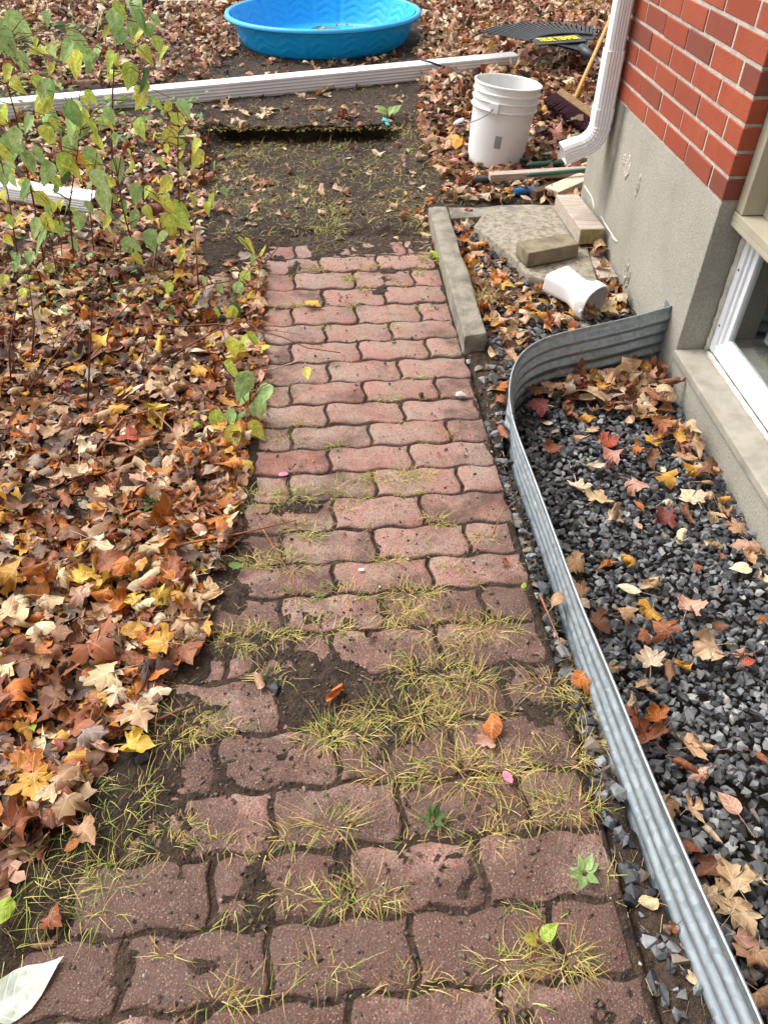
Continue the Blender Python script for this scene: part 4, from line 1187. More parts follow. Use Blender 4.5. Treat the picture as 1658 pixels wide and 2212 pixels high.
for (x, y, c, kd, s, pl) in [(15, 1985, 'lime', 'oval', .085, 'in the grass at the left edge'), (1130, 1268, 'lime', 'oval', .032, 'on a paver by the steel well'), (510, 1224, 'green', 'oval', .055, 'at the tip of the leaf bed'),
                             (408, 1232, 'lime', 'oval', .05, 'among brown leaves of the bed'), (75, 1575, 'lime', 'heart', .05, 'among brown leaves near the left edge'), (430, 936, 'lime', 'oval', .06, 'lying on the leaf bed')]:
    p = at(x, y, 0.02)
    one_leaf(p.x, p.y, c, kd, s, pl, 'green leaves fallen on the ground', .5, 0.3, 0.02, mat=M['green'])
p = at(45, 2130, 0.02)
one_leaf(p.x, p.y, 'white', 'ovate', .17, 'lying underside up in the bottom left corner', None, .25, 0.05, 0.022)

# large leaves on top of the litter
BIG = [(320, 1440, 'orange', .10, .5), (140, 1715, 'beige', .10, .3), (250, 1385, 'pale', .095, 1.5), (210, 1400, 'rust', .11, 1.3), (165, 1370, 'brown', .09, .8), (400, 1400, 'rust', .08, .6), (120, 1500, 'brown', .09, .9),
       (230, 1460, 'beige', .10, .8), (300, 1540, 'beige', .085, .9), (290, 1600, 'yellow', .08, .8), (75, 1690, 'gold', .09, .6), (60, 1640, 'orange', .085, .7), (30, 1260, 'gold', .10, .7), (60, 1170, 'gold', .09, .7),
       (40, 1090, 'yellow', .10, .5), (200, 1010, 'orange', .11, .4), (45, 975, 'gold', .09, .5), (275, 935, 'red', .095, .4), (30, 1330, 'beige', .09, .8), (110, 1300, 'beige', .08, .9), (400, 1290, 'gold', .085, .7),
       (350, 1010, 'orange', .085, .8), (170, 800, 'gold', .08, .6), (250, 750, 'pinktan', .09, .5), (40, 1430, 'brown', .10, .7), (25, 1540, 'rust', .09, .9), (60, 1800, 'brown', .08, .8), (180, 1790, 'tan', .07, 1.2),
       (330, 1180, 'beige', .07, 1.3), (450, 1200, 'dark', .08, 1.2), (480, 1150, 'tan', .06, 1.0), (250, 880, 'gold', .08, .9), (130, 880, 'tan', .08, .9), (430, 800, 'gold', .08, .8), (330, 830, 'beige', .085, .9)]
G_BED = 'single large leaves on top of the leaf bed'
for (x, y, c, s, cu) in BIG:
    p = at(x, y, 0.04)
    if y > 1580: pl = 'on the bed tip'
    elif y > 1340: pl = 'on the bed by muddy pavers'
    elif y > 1050: pl = 'on the middle bed'
    else: pl = 'on the bed below the shrubs'
    sh = 'large curled maple leaf' if cu >= 1.0 else ('large flat maple leaf' if cu <= 0.5 else 'large maple leaf')
    one_leaf(p.x, p.y, c, 'maple', s * 1.0, pl, G_BED, cu * 0.9, 0.15, 0.012, shape=sh)
# more single leaves over the near bed, the ones that show largest
rz = np.random.default_rng(5)
cnt = 0
for x, y in scatter(Z_LITTER, 260, rz):
    if cnt >= 85: break
    if y > 2.2 or rz.random() > (1.15 - y * 0.4): continue
    if abs(x) > 0.47 * (y + 0.9) + 0.15: continue
    c = PAL_NEAR[rz.integers(len(PAL_NEAR))]; cu = float(abs(rz.normal(1.1, 0.4)))
    sh = 'curled maple leaf' if cu > 0.9 else 'small maple leaf'
    pl = 'loose on the near bed' if y < 1.1 else 'loose on the far bed'
    one_leaf(x, y, c, ['maple', 'maple', 'silver', 'oval'][rz.integers(4)], 0.062 + 0.03 * rz.random(), pl, 'loose leaves on top of the leaf bed', cu, 0.35, 0.022 + 0.012 * rz.random(), shape=sh, name='fallen_leaf')
    cnt += 1
# leaves in the stony bed beside the slab
for (x, y, c, kd, s, cu) in [(1000, 520, 'orange', 'maple', .07, 1.0), (985, 495, 'rust', 'maple', .07, .9), (1045, 530, 'orange', 'maple', .075, 1.4), (1030, 548, 'tan', 'maple', .065, 1.2), (1075, 615, 'orange', 'maple', .075, 1.0),
                             (1095, 628, 'gold', 'maple', .07, .8), (1120, 615, 'gold', 'oval', .05, .5), (1060, 600, 'tan', 'oval', .06, 1.4), (1140, 670, 'orange', 'maple', .08, .6), (1165, 690, 'gold', 'maple', .07, .7), (1185, 700, 'orange', 'maple', .065, .9),
                             (1130, 650, 'pinktan', 'maple', .06, .9), (1205, 690, 'tan', 'maple', .07, 1.0), (1100, 665, 'beige', 'oval', .06, 1.2), (1235, 705, 'gold', 'oval', .055, .5), (1310, 680, 'beige', 'maple', .075, .8), (1335, 650, 'pale', 'maple', .08, .9),
                             (1290, 560, 'tan', 'maple', .09, 1.2), (1265, 545, 'brown', 'maple', .09, 1.4), (1300, 590, 'tan', 'maple', .08, .9), (1255, 590, 'brown', 'maple', .07, 1.2), (1330, 560, 'pinktan', 'maple', .08, .8), (1320, 665, 'gold', 'maple', .06, 1.0),
                             (1065, 760, 'beige', 'oval', .06, 1.2), (1040, 570, 'beige', 'maple', .055, 1.2), (1010, 470, 'rust', 'oval', .07, 1.0), (1170, 620, 'rust', 'maple', .06, .8), (1200, 640, 'orange', 'maple', .06, .9), (1345, 690, 'tan', 'oval', .05, .8)]:
    p = at(x, y, 0.02)
    pl = 'on stones before the slab' if x < 1240 else 'between slab and wall'
    one_leaf(min(p.x, wall_x(p.y) - 0.045), p.y, c, kd, s * 1.1, pl, 'leaves in the stony bed by the slab', cu, 0.3, 0.03 if x > 1240 else 0.012, shape=('curled maple leaf' if cu > 1.05 and kd == 'maple' else None))
for (x, y, c, s, cu) in [(905, 352, 'pinktan', .085, .7), (860, 368, 'tan', .06, .8), (770, 270, 'pink', .07, .7), (690, 255, 'beige', .09, .6), (745, 262, 'orange', .07, .8), (745, 410, 'rust', .06, 1.0), (640, 405, 'pinktan', .06, .9), (650, 390, 'pale', .05, 1.0),
                         (730, 440, 'brown', .06, 1.0), (850, 452, 'tan', .055, 1.0), (870, 480, 'rust', .06, .8), (935, 520, 'rust', .07, 1.0), (920, 505, 'beige', .06, 1.2), (950, 470, 'brown', .06, .9), (930, 440, 'orange', .06, .9)]:
    p = at(x, y, 0.0)
    one_leaf(p.x, p.y, c, 'maple', s, 'on bare soil beyond the pavers' if y > 280 else 'on the lip of the cut step', 'leaves on the bare soil beyond the path', cu, 0.2)

# ------------------------------------------------------------------ gravel
def stone_protos(n, seed):
    r = random.Random(seed); out = []
    for _ in range(n):
        bm = bmesh.new()
        for _k in range(11):
            v = Vector((r.gauss(0, 1), r.gauss(0, 1), r.gauss(0, 1))).normalized()
            v = Vector((v.x * 1.0, v.y * r.uniform(0.65, 0.9), v.z * r.uniform(0.45, 0.75))) * r.uniform(0.85, 1.1)
            bm.verts.new(v)
        res = bmesh.ops.convex_hull(bm, input=bm.verts[:])
        bmesh.ops.delete(bm, geom=[v for v in bm.verts if not v.link_faces], context='VERTS')
        bmesh.ops.triangulate(bm, faces=bm.faces[:])
        bm.verts.index_update()
        V = np.array([v.co[:] for v in bm.verts]); F = np.array([[v.index for v in f.verts] for f in bm.faces], np.int32)
        bm.free(); out.append((V, F))
    return out
STONES = stone_protos(28, 4)
STONE_COL = [s2l(66, 67, 70)] * 6 + [s2l(88, 89, 92)] * 6 + [s2l(54, 54, 56)] * 4 + [s2l(118, 119, 121)] * 4 + [s2l(136, 138, 138)] * 2 + [s2l(160, 160, 156)] + [s2l(120, 110, 98)]
rg = np.random.default_rng(31)
def heap(pts, size, zf, sizes=(0.6, 1.3), cols=STONE_COL, jitter=0.006):
    P = Pile(); pts = np.asarray(pts, float)
    zz_ = np.broadcast_to(zf(pts[:, 0], pts[:, 1]), (len(pts),))
    for (x, y), zg in zip(pts, zz_):
        V, F = STONES[rg.integers(len(STONES))]
        s = size * rg.uniform(*sizes) * (1 + 0.5 * (rg.random() ** 4))
        Mr = np.array(Matrix.Rotation(rg.random() * 6.28, 3, 'Z')) @ np.array(Matrix.Rotation(rg.normal(0, 0.5), 3, 'X')) @ np.array(Matrix.Rotation(rg.normal(0, 0.5), 3, 'Y'))
        V = (V * s) @ Mr.T + np.array([x, y, zg + rg.uniform(-jitter, jitter)])
        c = np.array(cols[rg.integers(len(cols))]) * (1 + rg.normal(0, 0.12))
        P.add(V, F, np.tile(np.clip(c, 0.01, 0.9), (len(V), 1)), np.zeros((len(V), 2)))
    return P
pts = []
ys = np.arange(-0.35, 2.20, 0.0132)
for y in ys:
    xr_ = np.arange(float(np.interp(y, _sy, _sx)) if y < _sy[-1] else 0.33, wall_x(y), 0.0132)
    xx = xr_ + rg.normal(0, 0.006, len(xr_)); yy = y + rg.normal(0, 0.006, len(xr_))
    kk = in_well(xx - 0.012, yy + 0.012) & (xx < wall_x(yy) - 0.008)
    pts += list(zip(xx[kk], yy[kk]))
g1 = heap(pts, 0.0112, lambda x, y: -0.046 + 0.012 * vnoise(x * 7, y * 7))
gravel = g1.build('gravel', M['gravel'], False)
tag(gravel, 'dark grey crushed stone filling the window well', 'gravel', kind='stuff')
base = [(-0.002, 0, 0)]
pts = []
for _ in range(3600):
    x, y = rg.uniform(0.27, 0.95), rg.uniform(1.75, 3.3)
    if x > wall_x(y) - 0.02 or bool(in_well(x, y)) or bool(in_well(x + 0.02, y - 0.02)) or x < right_edge(y) + 0.10: continue
    pts.append((x, y))
for _ in range(330):
    y = rg.uniform(0.1, 2.1); w = float(np.interp(y, _sy, _sx)) if y < _sy[-1] else 0.42
    a = right_edge(y) + 0.012; b = w - 0.012
    if b > a: pts.append((rg.uniform(a, b), y))
g2 = heap(pts, 0.0125, lambda x, y: gz(x, y) + 0.003, (0.45, 1.4), STONE_COL + [s2l(120, 104, 88)] * 3)
o = g2.build('gravel', M['gravel'], False)
tag(o, 'loose dark stones and grit between path, slab and steel well', 'gravel', kind='stuff')
# small pebbles and crumbs on soil and pavers
pts = []
yy = rg.uniform(0.15, 3.15, 9000); xx = right_edge(yy) + rg.uniform(-0.95, 0.02, 9000)
pz_ = path_z(xx, yy); kk = (np.abs(pz_ + 0.001) < 0.0035) | ((pz_ > 0.0) & (rg.random(9000) < 0.7))
pts = list(zip(xx[kk], yy[kk]))
g4 = heap(pts, 0.0036, lambda x, y: np.maximum(path_z(x, y), 0.0) + 0.001, (0.35, 1.5), [s2l(70, 58, 48), s2l(88, 72, 58), s2l(58, 48, 42), s2l(108, 90, 72)], 0.0015)
o = g4.build('soil_crumbs', M['gravel'], False); tag(o, 'dark soil crumbs spilling from the joints onto the pavers', 'soil', kind='stuff')
pts = []
for _ in range(5200):
    y = rg.uniform(3.1, 6.6); x = rg.uniform(-1.6, 0.7)
    pts.append((x, y))
g5 = heap(pts, 0.0075, lambda x, y: gz(x, y) - 0.001, (0.3, 1.5), [s2l(64, 54, 46), s2l(82, 68, 56), s2l(52, 44, 39), s2l(100, 84, 68), s2l(128, 110, 88)], 0.002)
o = g5.build('soil_clods', M['gravel'], False); tag(o, 'crumbly dark soil clods over the bare ground beyond the path', 'soil', kind='stuff')
pts = []
for _ in range(1500):
    y = rg.uniform(0.1, 4.6); x = rg.uniform(right_edge(y) - 0.95, right_edge(y) + 0.05)
    pts.append((x, y))
g3 = heap(pts, 0.0030, lambda x, y: surf(x, y), (0.4, 1.6), [s2l(150, 132, 116), s2l(92, 76, 64), s2l(76, 64, 56), s2l(180, 160, 146), s2l(70, 66, 66), s2l(150, 90, 74)], 0.001)
o = g3.build('grit', M['gravel'], False); tag(o, 'fine grit and soil crumbs strewn over the pavers', 'grit', kind='stuff')
# single stones one can pick out
for (x, y, s, c, lab) in [(995, 858, .020, (205, 196, 184), 'pale angular stone on a paver near the curved steel'), (908, 856, .013, (44, 44, 46), 'black chip of stone on a paver beside the pale stone'), (592, 1487, .019, (48, 50, 54), 'black stone on the muddy left pavers'),
                          (310, 1640, .020, (46, 47, 50), 'black stone below the yellow leaf at the bed edge'), (1008, 700, .014, (60, 60, 62), 'dark stone at the end of the concrete edging'), (1013, 770, .014, (200, 200, 198), 'white pebble at the end of the concrete edging'),
                          (1414, 2120, .024, (40, 42, 46), 'black wet stone beside the near end of the steel well'), (1330, 1712, .020, (120, 122, 122), 'grey stone in the straw against the steel well'), (1102, 985, .018, (74, 78, 82), 'dark round stone outside the steel well'),
                          (1162, 1274, .014, (196, 186, 176), 'pale chip of stone at the path edge'), (1055, 925, .016, (120, 118, 108), 'flat grey stone at the corner of a paver')]:
    p = at(x, y, 0.005)
    V, F = STONES[rg.integers(len(STONES))]
    V = V * s; V = V - np.array([0, 0, V[:, 2].min()])
    me = mesh_np('stone', V, F, np.tile(np.array(s2l(*c)), (len(V), 1)), np.zeros((len(V), 2)), False)
    o = link('stone', me, M['gravel']); o.location = (p.x, p.y, float(surf(p.x, p.y)) - 0.002); o.rotation_euler = (0, 0, rg.random() * 6)
    tag(o, lab, 'stone')

# ------------------------------------------------------------------ grass
G_GREEN = [s2l(92, 122, 44), s2l(122, 146, 52), s2l(78, 106, 40), s2l(148, 156, 62)]
G_STRAW = [s2l(184, 160, 92), s2l(164, 138, 76), s2l(198, 178, 114), s2l(140, 112, 62)]
gp = Pile(); sp_ = Pile()
rgg = np.random.default_rng(13)
def blade(P, p, az, length, lean, droop, w, col, col2, segs=4):
    d = np.array([math.cos(az), math.sin(az), 0.0]); side = np.array([-d[1], d[0], 0.0])
    V = []; pos = np.array(p, float); el = lean
    bend_s = rgg.normal(0, 0.5)
    for i in range(segs + 1):
        f = i / segs
        ww = w * (1 - f) ** 0.7 if i < segs else 0
        if i < segs:
            V += [pos + side * ww, pos - side * ww]
        else:
            V += [pos]
        dd = d * math.cos(el) + np.array([0, 0, 1]) * math.sin(el) + side * bend_s * f
        pos = pos + dd * length / segs
        el -= droop / segs
        gnd = 0.004
        if pos[2] < p[2] + 0.001: pos[2] = p[2] + 0.001
    F = []
    for i in range(segs - 1):
        a = 2 * i
        F += [(a, a + 1, a + 3), (a, a + 3, a + 2)]
    a = 2 * (segs - 1); F.append((a, a + 1, a + 2))
    V = np.array(V)
    t = np.linspace(0, 1, len(V))[:, None]
    P.add(V, np.array(F, np.int32), np.array(col)[None, :] * (1 - t) + np.array(col2)[None, :] * t, np.zeros((len(V), 2)))
def tuft(x, y, r, n, length, green, spread=1.0, z=None, flat=0.5):
    z0 = float(surf(x, y)) if z is None else z
    for _ in range(n):
        a = rgg.random() * 6.28; q = r * math.sqrt(rgg.random())
        bx, by = x + 1.25 * q * math.cos(a), y + (0.45 if y < 3.1 else 1.0) * q * math.sin(a)
        isg = rgg.random() < green
        c = vary((G_GREEN if isg else G_STRAW)[rgg.integers(4)], rgg, 0.15)
        c2 = vary(G_STRAW[rgg.integers(4)] if rgg.random() < 0.5 else c, rgg, 0.1)
        blade(gp, (bx, by, z0 - 0.004), a + rgg.normal(0, 0.9), length * (0.5 + 0.8 * rgg.random()), abs(rgg.normal(flat, 0.4)) + 0.05, rgg.uniform(0.5, 2.8), rgg.uniform(0.0005, 0.0012) * (0.8 if y < 1.0 else (0.85 if y < 2.6 else 1.6)), c, c2, 5)
TUFTS = [  # px, py, radius, blades, length, green share
    (620, 945, .05, 34, .07, .45), (640, 910, .03, 26, .05, .25), (735, 960, .03, 16, .055, .5), (830, 858, .05, 40, .05, .55), (965, 938, .025, 22, .055, .4), (850, 1030, .07, 150, .045, .35), (900, 1025, .05, 80, .05, .12), (800, 1035, .04, 50, .04, .7),
    (760, 1070, .06, 50, .05, .6), (880, 1062, .04, 40, .045, .75), (560, 1075, .09, 90, .06, .65), (640, 1070, .07, 60, .06, .6), (510, 1060, .05, 40, .06, .6), (745, 1100, .025, 40, .04, .2), (940, 1115, .03, 30, .045, .2), (730, 1045, .05, 30, .05, .5),
    (660, 1140, .06, 60, .05, .45), (670, 1160, .03, 40, .04, .25), (620, 1215, .09, 100, .06, .6), (560, 1210, .06, 60, .06, .6), (845, 1210, .03, 36, .06, .7), (1045, 1160, .03, 34, .055, .3), (970, 1225, .03, 22, .05, .55), (740, 1280, .07, 60, .055, .55),
    (890, 1280, .06, 70, .06, .4), (930, 1275, .04, 30, .05, .4), (650, 1285, .05, 30, .05, .5), (860, 1325, .05, 60, .06, .3), (960, 1360, .12, 110, .07, .5), (1060, 1355, .07, 60, .07, .6), (700, 1360, .08, 70, .06, .55), (560, 1375, .09, 80, .07, .6), (500, 1385, .06, 60, .07, .6),
    (940, 1450, .10, 130, .075, .55), (1010, 1470, .06, 60, .07, .5), (590, 1460, .05, 34, .06, .5), (1200, 1440, .08, 110, .08, .3), (1240, 1420, .05, 70, .08, .2), (1260, 1520, .05, 90, .08, .2), (1180, 1480, .06, 60, .07, .3), (860, 1540, .09, 110, .08, .4), (920, 1560, .08, 80, .08, .35),
    (740, 1580, .07, 110, .075, .65), (700, 1600, .05, 50, .07, .35), (1010, 1540, .07, 60, .075, .4), (1270, 1600, .05, 80, .08, .2), (1200, 1640, .06, 60, .07, .35), (400, 1560, .08, 90, .075, .5), (370, 1600, .05, 50, .07, .5), (470, 1570, .06, 40, .05, .25), (1000, 1670, .10, 110, .09, .35),
    (1080, 1650, .07, 70, .08, .25), (840, 1670, .07, 50, .08, .4), (720, 1780, .04, 60, .09, .55), (640, 1800, .05, 36, .06, .4), (1240, 1740, .06, 80, .075, .5), (1130, 1760, .06, 60, .06, .25), (1050, 1810, .06, 60, .06, .3), (940, 1780, .03, 30, .05, .85), (380, 1780, .05, 70, .04, .2), (350, 1830, .05, 40, .05, .6),
    (480, 1825, .05, 30, .05, .6), (640, 1930, .05, 40, .05, .35), (800, 1930, .06, 60, .07, .5), (740, 1950, .04, 40, .07, .55), (510, 1960, .02, 9, .06, .7), (1290, 1880, .03, 16, .06, .3), (350, 2060, .02, 12, .06, .5), (700, 2090, .05, 30, .07, .4), (560, 2130, .05, 26, .06, .5), (480, 2160, .04, 26, .08, .4),
    (880, 2120, .05, 40, .05, .2), (1090, 2080, .05, 46, .07, .35), (1200, 2070, .06, 60, .08, .4), (1180, 1990, .03, 14, .07, .6), (1230, 2080, .04, 30, .07, .3), (1130, 2180, .04, 26, .05, .2), (150, 1990, .08, 60, .08, .8), (90, 1950, .08, 80, .09, .85), (40, 1920, .07, 60, .09, .85), (230, 1900, .06, 50, .07, .7),
    (200, 1700, .06, 40, .07, .7), (260, 1740, .06, 36, .07, .7), (300, 1700, .05, 30, .06, .5), (20, 2060, .06, 40, .08, .8), (60, 1880, .07, 60, .08, .75), (245, 1200, .04, 34, .08, .85), (330, 1250, .04, 24, .07, .8), (260, 1350, .04, 20, .07, .8), (100, 1410, .05, 26, .07, .7), (150, 1750, .04, 24, .06, .8),
    (755, 600, .025, 50, .06, .6), (635, 660, .03, 34, .05, .2), (765, 660, .02, 20, .04, .4), (700, 708, .02, 16, .05, .4), (845, 705, .03, 26, .05, .4), (915, 665, .03, 22, .05, .5), (690, 580, .05, 30, .05, .15), (800, 575, .06, 34, .04, .3), (905, 590, .02, 14, .05, .7), (780, 625, .03, 16, .04, .7),
    (560, 505, .07, 60, .08, .6), (530, 470, .06, 50, .08, .55), (640, 480, .08, 60, .07, .55), (720, 490, .08, 60, .07, .6), (620, 420, .07, 50, .07, .6), (680, 405, .05, 44, .07, .8), (660, 370, .05, 50, .08, .75), (540, 320, .06, 60, .08, .6), (520, 350, .06, 40, .08, .5), (780, 350, .05, 26, .07, .4),
    (840, 440, .06, 40, .07, .3), (900, 460, .07, 60, .09, .25), (930, 560, .05, 50, .08, .5), (920, 490, .06, 50, .09, .25), (560, 430, .06, 40, .07, .5), (500, 500, .06, 40, .07, .5), (740, 450, .05, 40, .07, .65), (860, 285, .05, 40, .08, .6), (890, 300, .06, 50, .08, .6), (910, 330, .06, 50, .08, .55),
    (1130, 350, .10, 150, .10, .9), (1150, 340, .06, 80, .10, .9), (1010, 370, .08, 70, .09, .85), (1020, 430, .07, 60, .08, .85), (1090, 425, .05, 40, .08, .85), (960, 360, .06, 40, .08, .6), (1060, 360, .08, 70, .09, .85),
    (1045, 660, .04, 90, .14, .02), (1030, 650, .04, 50, .14, .0), (985, 740, .02, 14, .06, .3), (300, 620, .10, 120, .12, .75), (240, 640, .10, 100, .12, .7), (330, 680, .07, 60, .10, .7), (180, 620, .08, 60, .12, .75), (100, 680, .08, 60, .11, .7), (60, 600, .08, 50, .10, .7)]
for (x, y, r, n, l, g) in TUFTS:
    p = at(x, y, 0.004)
    if g <= 0.02: tuft(p.x, p.y, r, n, l, g, flat=0.75)
    else: tuft(p.x, p.y, r * 0.8, int(n * (0.5 if (x < 300 and y > 1650) else (1.0 if y > 1750 else 1.25))), l * 0.78, g * (0.75 if y > 1200 else 1.0), flat=0.45)
# sparse growth along the joints
for (p, d, ln) in JOINTS:
    for _ in range(int(ln / 0.05)):
        if rgg.random() < 0.80: continue
        q = p + d * (ln * rgg.random())
        if q.y < 0.1 or q.y > 3.2: continue
        if abs(q.x) > 1.3: continue
        tuft(q.x, q.y, 0.014, int(rgg.integers(4, 13)), 0.032, 0.4, flat=0.5)
# thin grass in the lower-left lawn edge and the right rear
for _ in range(40):
    px, py = rgg.uniform(0, 330), rgg.uniform(1680, 2010)
    if px > 330 - (py - 1680) * 0.35: continue
    p = at(px, py); tuft(p.x, p.y, 0.03, 10, 0.06, 0.8)
for _ in range(230):
    p = Vector((rgg.uniform(-0.95, 0.3), rgg.uniform(3.12, 4.58), 0)); tuft(p.x, p.y, 0.04, 14, 0.06, 0.5)
for _ in range(90):
    p = Vector((rgg.uniform(-1.0, 0.12), rgg.uniform(4.535, 4.62), 0)); tuft(p.x, p.y, 0.03, 7, 0.045, 0.12, z=0.030)
for _ in range(120):
    p = Vector((rgg.uniform(-1.6, 0.6), rgg.uniform(4.7, 6.3), 0)); tuft(p.x, p.y, 0.04, 10, 0.05, 0.2)
grass = gp.build('grass', M['grass'], False)
tag(grass, 'thin green and straw-coloured grass growing in the joints and soil', 'grass', kind='stuff')
# loose straw and needles lying flat
for _ in range(4200):
    u = rgg.random()
    if u < 0.62:
        y = rgg.uniform(0.2, 3.2); x = right_edge(y) + rgg.uniform(-0.95, 0.03)
        cov = float(path_z(np.array(x), np.array(y)))
        if (cov < -0.003 and rgg.random() < 0.86) or (y < 0.75 and rgg.random() < 0.6): continue
    elif u < 0.72:
        y = rgg.uniform(0.2, 2.0); w = float(np.interp(y, _sy, _sx)); x = rgg.uniform(right_edge(y) - 0.01, w)
    else:
        y = rgg.uniform(3.1, 6.4); x = rgg.uniform(-1.6, 0.6)
    if near_house(x, y): continue
    z = float(surf(x, y)) + 0.0015
    a = rgg.random() * 6.28; L = rgg.uniform(0.006, 0.03) * (1 if y < 3 else 1.5); w = rgg.uniform(0.0003, 0.0007) * (1 if y < 3 else 1.6)
    d = np.array([math.cos(a), math.sin(a), rgg.normal(0, 0.12)]); s = np.array([-d[1], d[0], 0])
    c0 = np.array([x, y, z + 0.001])
    V = np.array([c0 - d * L / 2 - s * w, c0 - d * L / 2 + s * w, c0 + d * L / 2 + s * w, c0 + d * L / 2 - s * w, c0 + np.array([0, 0, 0.0014])])
    F = np.array([(0, 1, 4), (1, 2, 4), (2, 3, 4), (3, 0, 4)], np.int32)
    col = vary([s2l(164, 142, 98), s2l(132, 106, 72), s2l(104, 80, 56), s2l(176, 158, 120)][rgg.integers(4)], rgg, 0.12)
    sp_.add(V, F, np.tile(col, (5, 1)), np.zeros((5, 2)))
straw = sp_.build('straw_litter', M['straw'], False)
tag(straw, 'bits of dry straw and needles lying on soil and pavers', 'straw', kind='stuff')

# ================================================================== OBJECTS
def rotz(a): return Matrix.Rotation(a, 4, 'Z')

# ------------------------------------------------------------------ paddling pool
pool = empty('paddling_pool', (POOL_C.x, POOL_C.y, float(gz(POOL_C.x, POOL_C.y)) - 0.008))
tag(pool, 'round bright blue plastic paddling pool beyond the white pipe', 'pool')
PH_, RB, RT = 0.205, 0.605, 0.700
def pool_shell(inner=False):
    n, m = 240, 26
    V = []; F = []
    th0 = 0.006 if inner else 0.0
    for i in range(n):
        a = 2 * math.pi * i / n
        sec = (a / (2 * math.pi) * 18) % 1.0            # 18 panels between twin ribs
        rib = 0.0
        for c in (0.045, 0.115):
            rib += 0.011 * math.exp(-((sec - c) / 0.016) ** 2)
        for j in range(m + 1):
            f = j / m
            z = PH_ * f
            r = RB + (RT - RB) * (f ** 0.8)
            if f < 0.08: r -= 0.018 * (1 - f / 0.08) ** 2
            chev = 0.0
            if 0.2 < sec < 0.95 and 0.12 < f < 0.88:
                u = abs((sec - 0.575) / 0.375)
                ph = (f * 4.0 + u * 0.85)
                q = (ph % 1.0) - 0.5
                chev = 0.006 * math.exp(-(q / 0.11) ** 2)
            rr = r + (rib + chev) * (1 - 0.0) * math.sin(math.pi * min(1, max(0, f))) ** 0.3 - th0
            V.append((rr * math.cos(a), rr * math.sin(a), z + th0 * 0.6))
    for i in range(n):
        for j in range(m):
            a_, b_ = i * (m + 1) + j, ((i + 1) % n) * (m + 1) + j
            F.append((a_, b_, b_ + 1, a_ + 1))
    base = len(V)
    V.append((0, 0, th0)); 
    for i in range(n):
        F.append((base, ((i + 1) % n) * (m + 1), i * (m + 1)))
    return V, F
mb = MB(); V, F = pool_shell(); mb.add(V, F); V, F = pool_shell(True); mb.add(V, F)
me = mb.mesh('side_wall'); shade_auto(me, 1.0)
link('side_wall', me, M['pool'], pool)
mb = MB(); prof = [(RT - 0.008, PH_ - 0.016), (RT + 0.006, PH_ + 0.006), (RT + 0.020, PH_ + 0.010), (RT + 0.036, PH_ + 0.004), (RT + 0.042, PH_ - 0.012), (RT + 0.038, PH_ - 0.020), (RT + 0.030, PH_ - 0.012), (RT + 0.008, PH_ - 0.008)]
mb.lathe(prof, 120, True); mb.build('rim', M['poolrim'], pool, smooth=True)
mb = MB(); nn = 40
ring = []
for i in range(nn):
    a = 2 * math.pi * i / nn; r = 0.36 + 0.05 * math.sin(3 * a + 1) + 0.05 * math.sin(7 * a)
    ring.append((0.12 + r * math.cos(a), 0.17 + r * math.sin(a) * 0.9, 0.013))
mb.add(ring + [(0.12, 0.17, 0.030)], [(i, (i + 1) % nn, nn) for i in range(nn)])
mb.build('silt_patch', M['scum'], pool, smooth=True)

# ------------------------------------------------------------------ loose white downspout lengths
def lying_spout(name, A, B, w, t, label, roll=0.0):
    A, B = Vector(A), Vector(B)
    L = (B - A).length
    side = Vector((0, 0, 1)); side = (B - A).normalized().cross(Vector((0, 0, 1))).normalized()
    pts = [A + (B - A) * i / 20 + Vector((0, 0, -0.004 * math.sin(math.pi * i / 20))) for i in range(21)]
    c = (A + B) / 2
    o = spout(name, [p - c for p in pts], w, t, None, M['white'], side=side)
    o.location = c
    tag(o, label, 'pipe')
    return o
lying_spout('white_pipe', (-2.75, 4.535, 0.078), (0.89, 5.775, 0.100), 0.105, 0.100, 'long white ribbed downspout pipe lying across the yard behind the path')
lying_spout('white_pipe', (-2.05, 3.68, 0.050), (-1.29, 3.40, 0.045), 0.10, 0.07, 'short white downspout piece lying in leaves under the shrubs')
# thin cable over the far end of the long pipe
cab = MB(); cp = [at(905, 128, 0.16), at(930, 135, 0.155), at(960, 146, 0.12), at(1000, 158, 0.06), at(1040, 170, 0.05)]
cab.tube(cp, 0.006, 7); o = cab.build('black_cable', M['black'], None, smooth=True)
tag(o, 'thin black cable hanging over the end of the long white pipe', 'cable')

# ------------------------------------------------------------------ bucket
bz = float(gz(0.578, 4.10))
bucket = empty('bucket', (0.578, 4.10, bz - 0.004), (R(-1.5), R(5.5), 0))
tag(bucket, 'white plastic bucket with wire handle, tilted, standing in leaves near the corner', 'bucket')
BH, R0, R1 = 0.375, 0.143, 0.162
def br(z): return R0 + (R1 - R0) * z / BH
prof = [(0.0, 0.0), (R0 - 0.01, 0.0), (R0, 0.008), (br(0.22), 0.22), (br(0.255), 0.255), (br(0.27) + 0.002, 0.262), (br(0.27) + 0.010, 0.266), (br(0.27) + 0.010, 0.270), (br(0.28) + 0.002, 0.274), (br(0.30) + 0.002, 0.300),
        (br(0.30) + 0.009, 0.303), (br(0.31) + 0.009, 0.307), (br(0.31) + 0.002, 0.311), (br(0.335) + 0.002, 0.333), (br(0.34) + 0.008, 0.336), (br(0.34) + 0.008, 0.340), (br(0.345) + 0.002, 0.344), (br(0.36) + 0.003, 0.366), (br(0.37) + 0.007, 0.370), (br(0.375) + 0.006, 0.376), (br(0.375) + 0.001, 0.378),
        (br(0.37) - 0.003, 0.374), (br(0.30) - 0.003, 0.30), (br(0.15) - 0.003, 0.15), (R0 - 0.005, 0.012), (0.0, 0.010)]
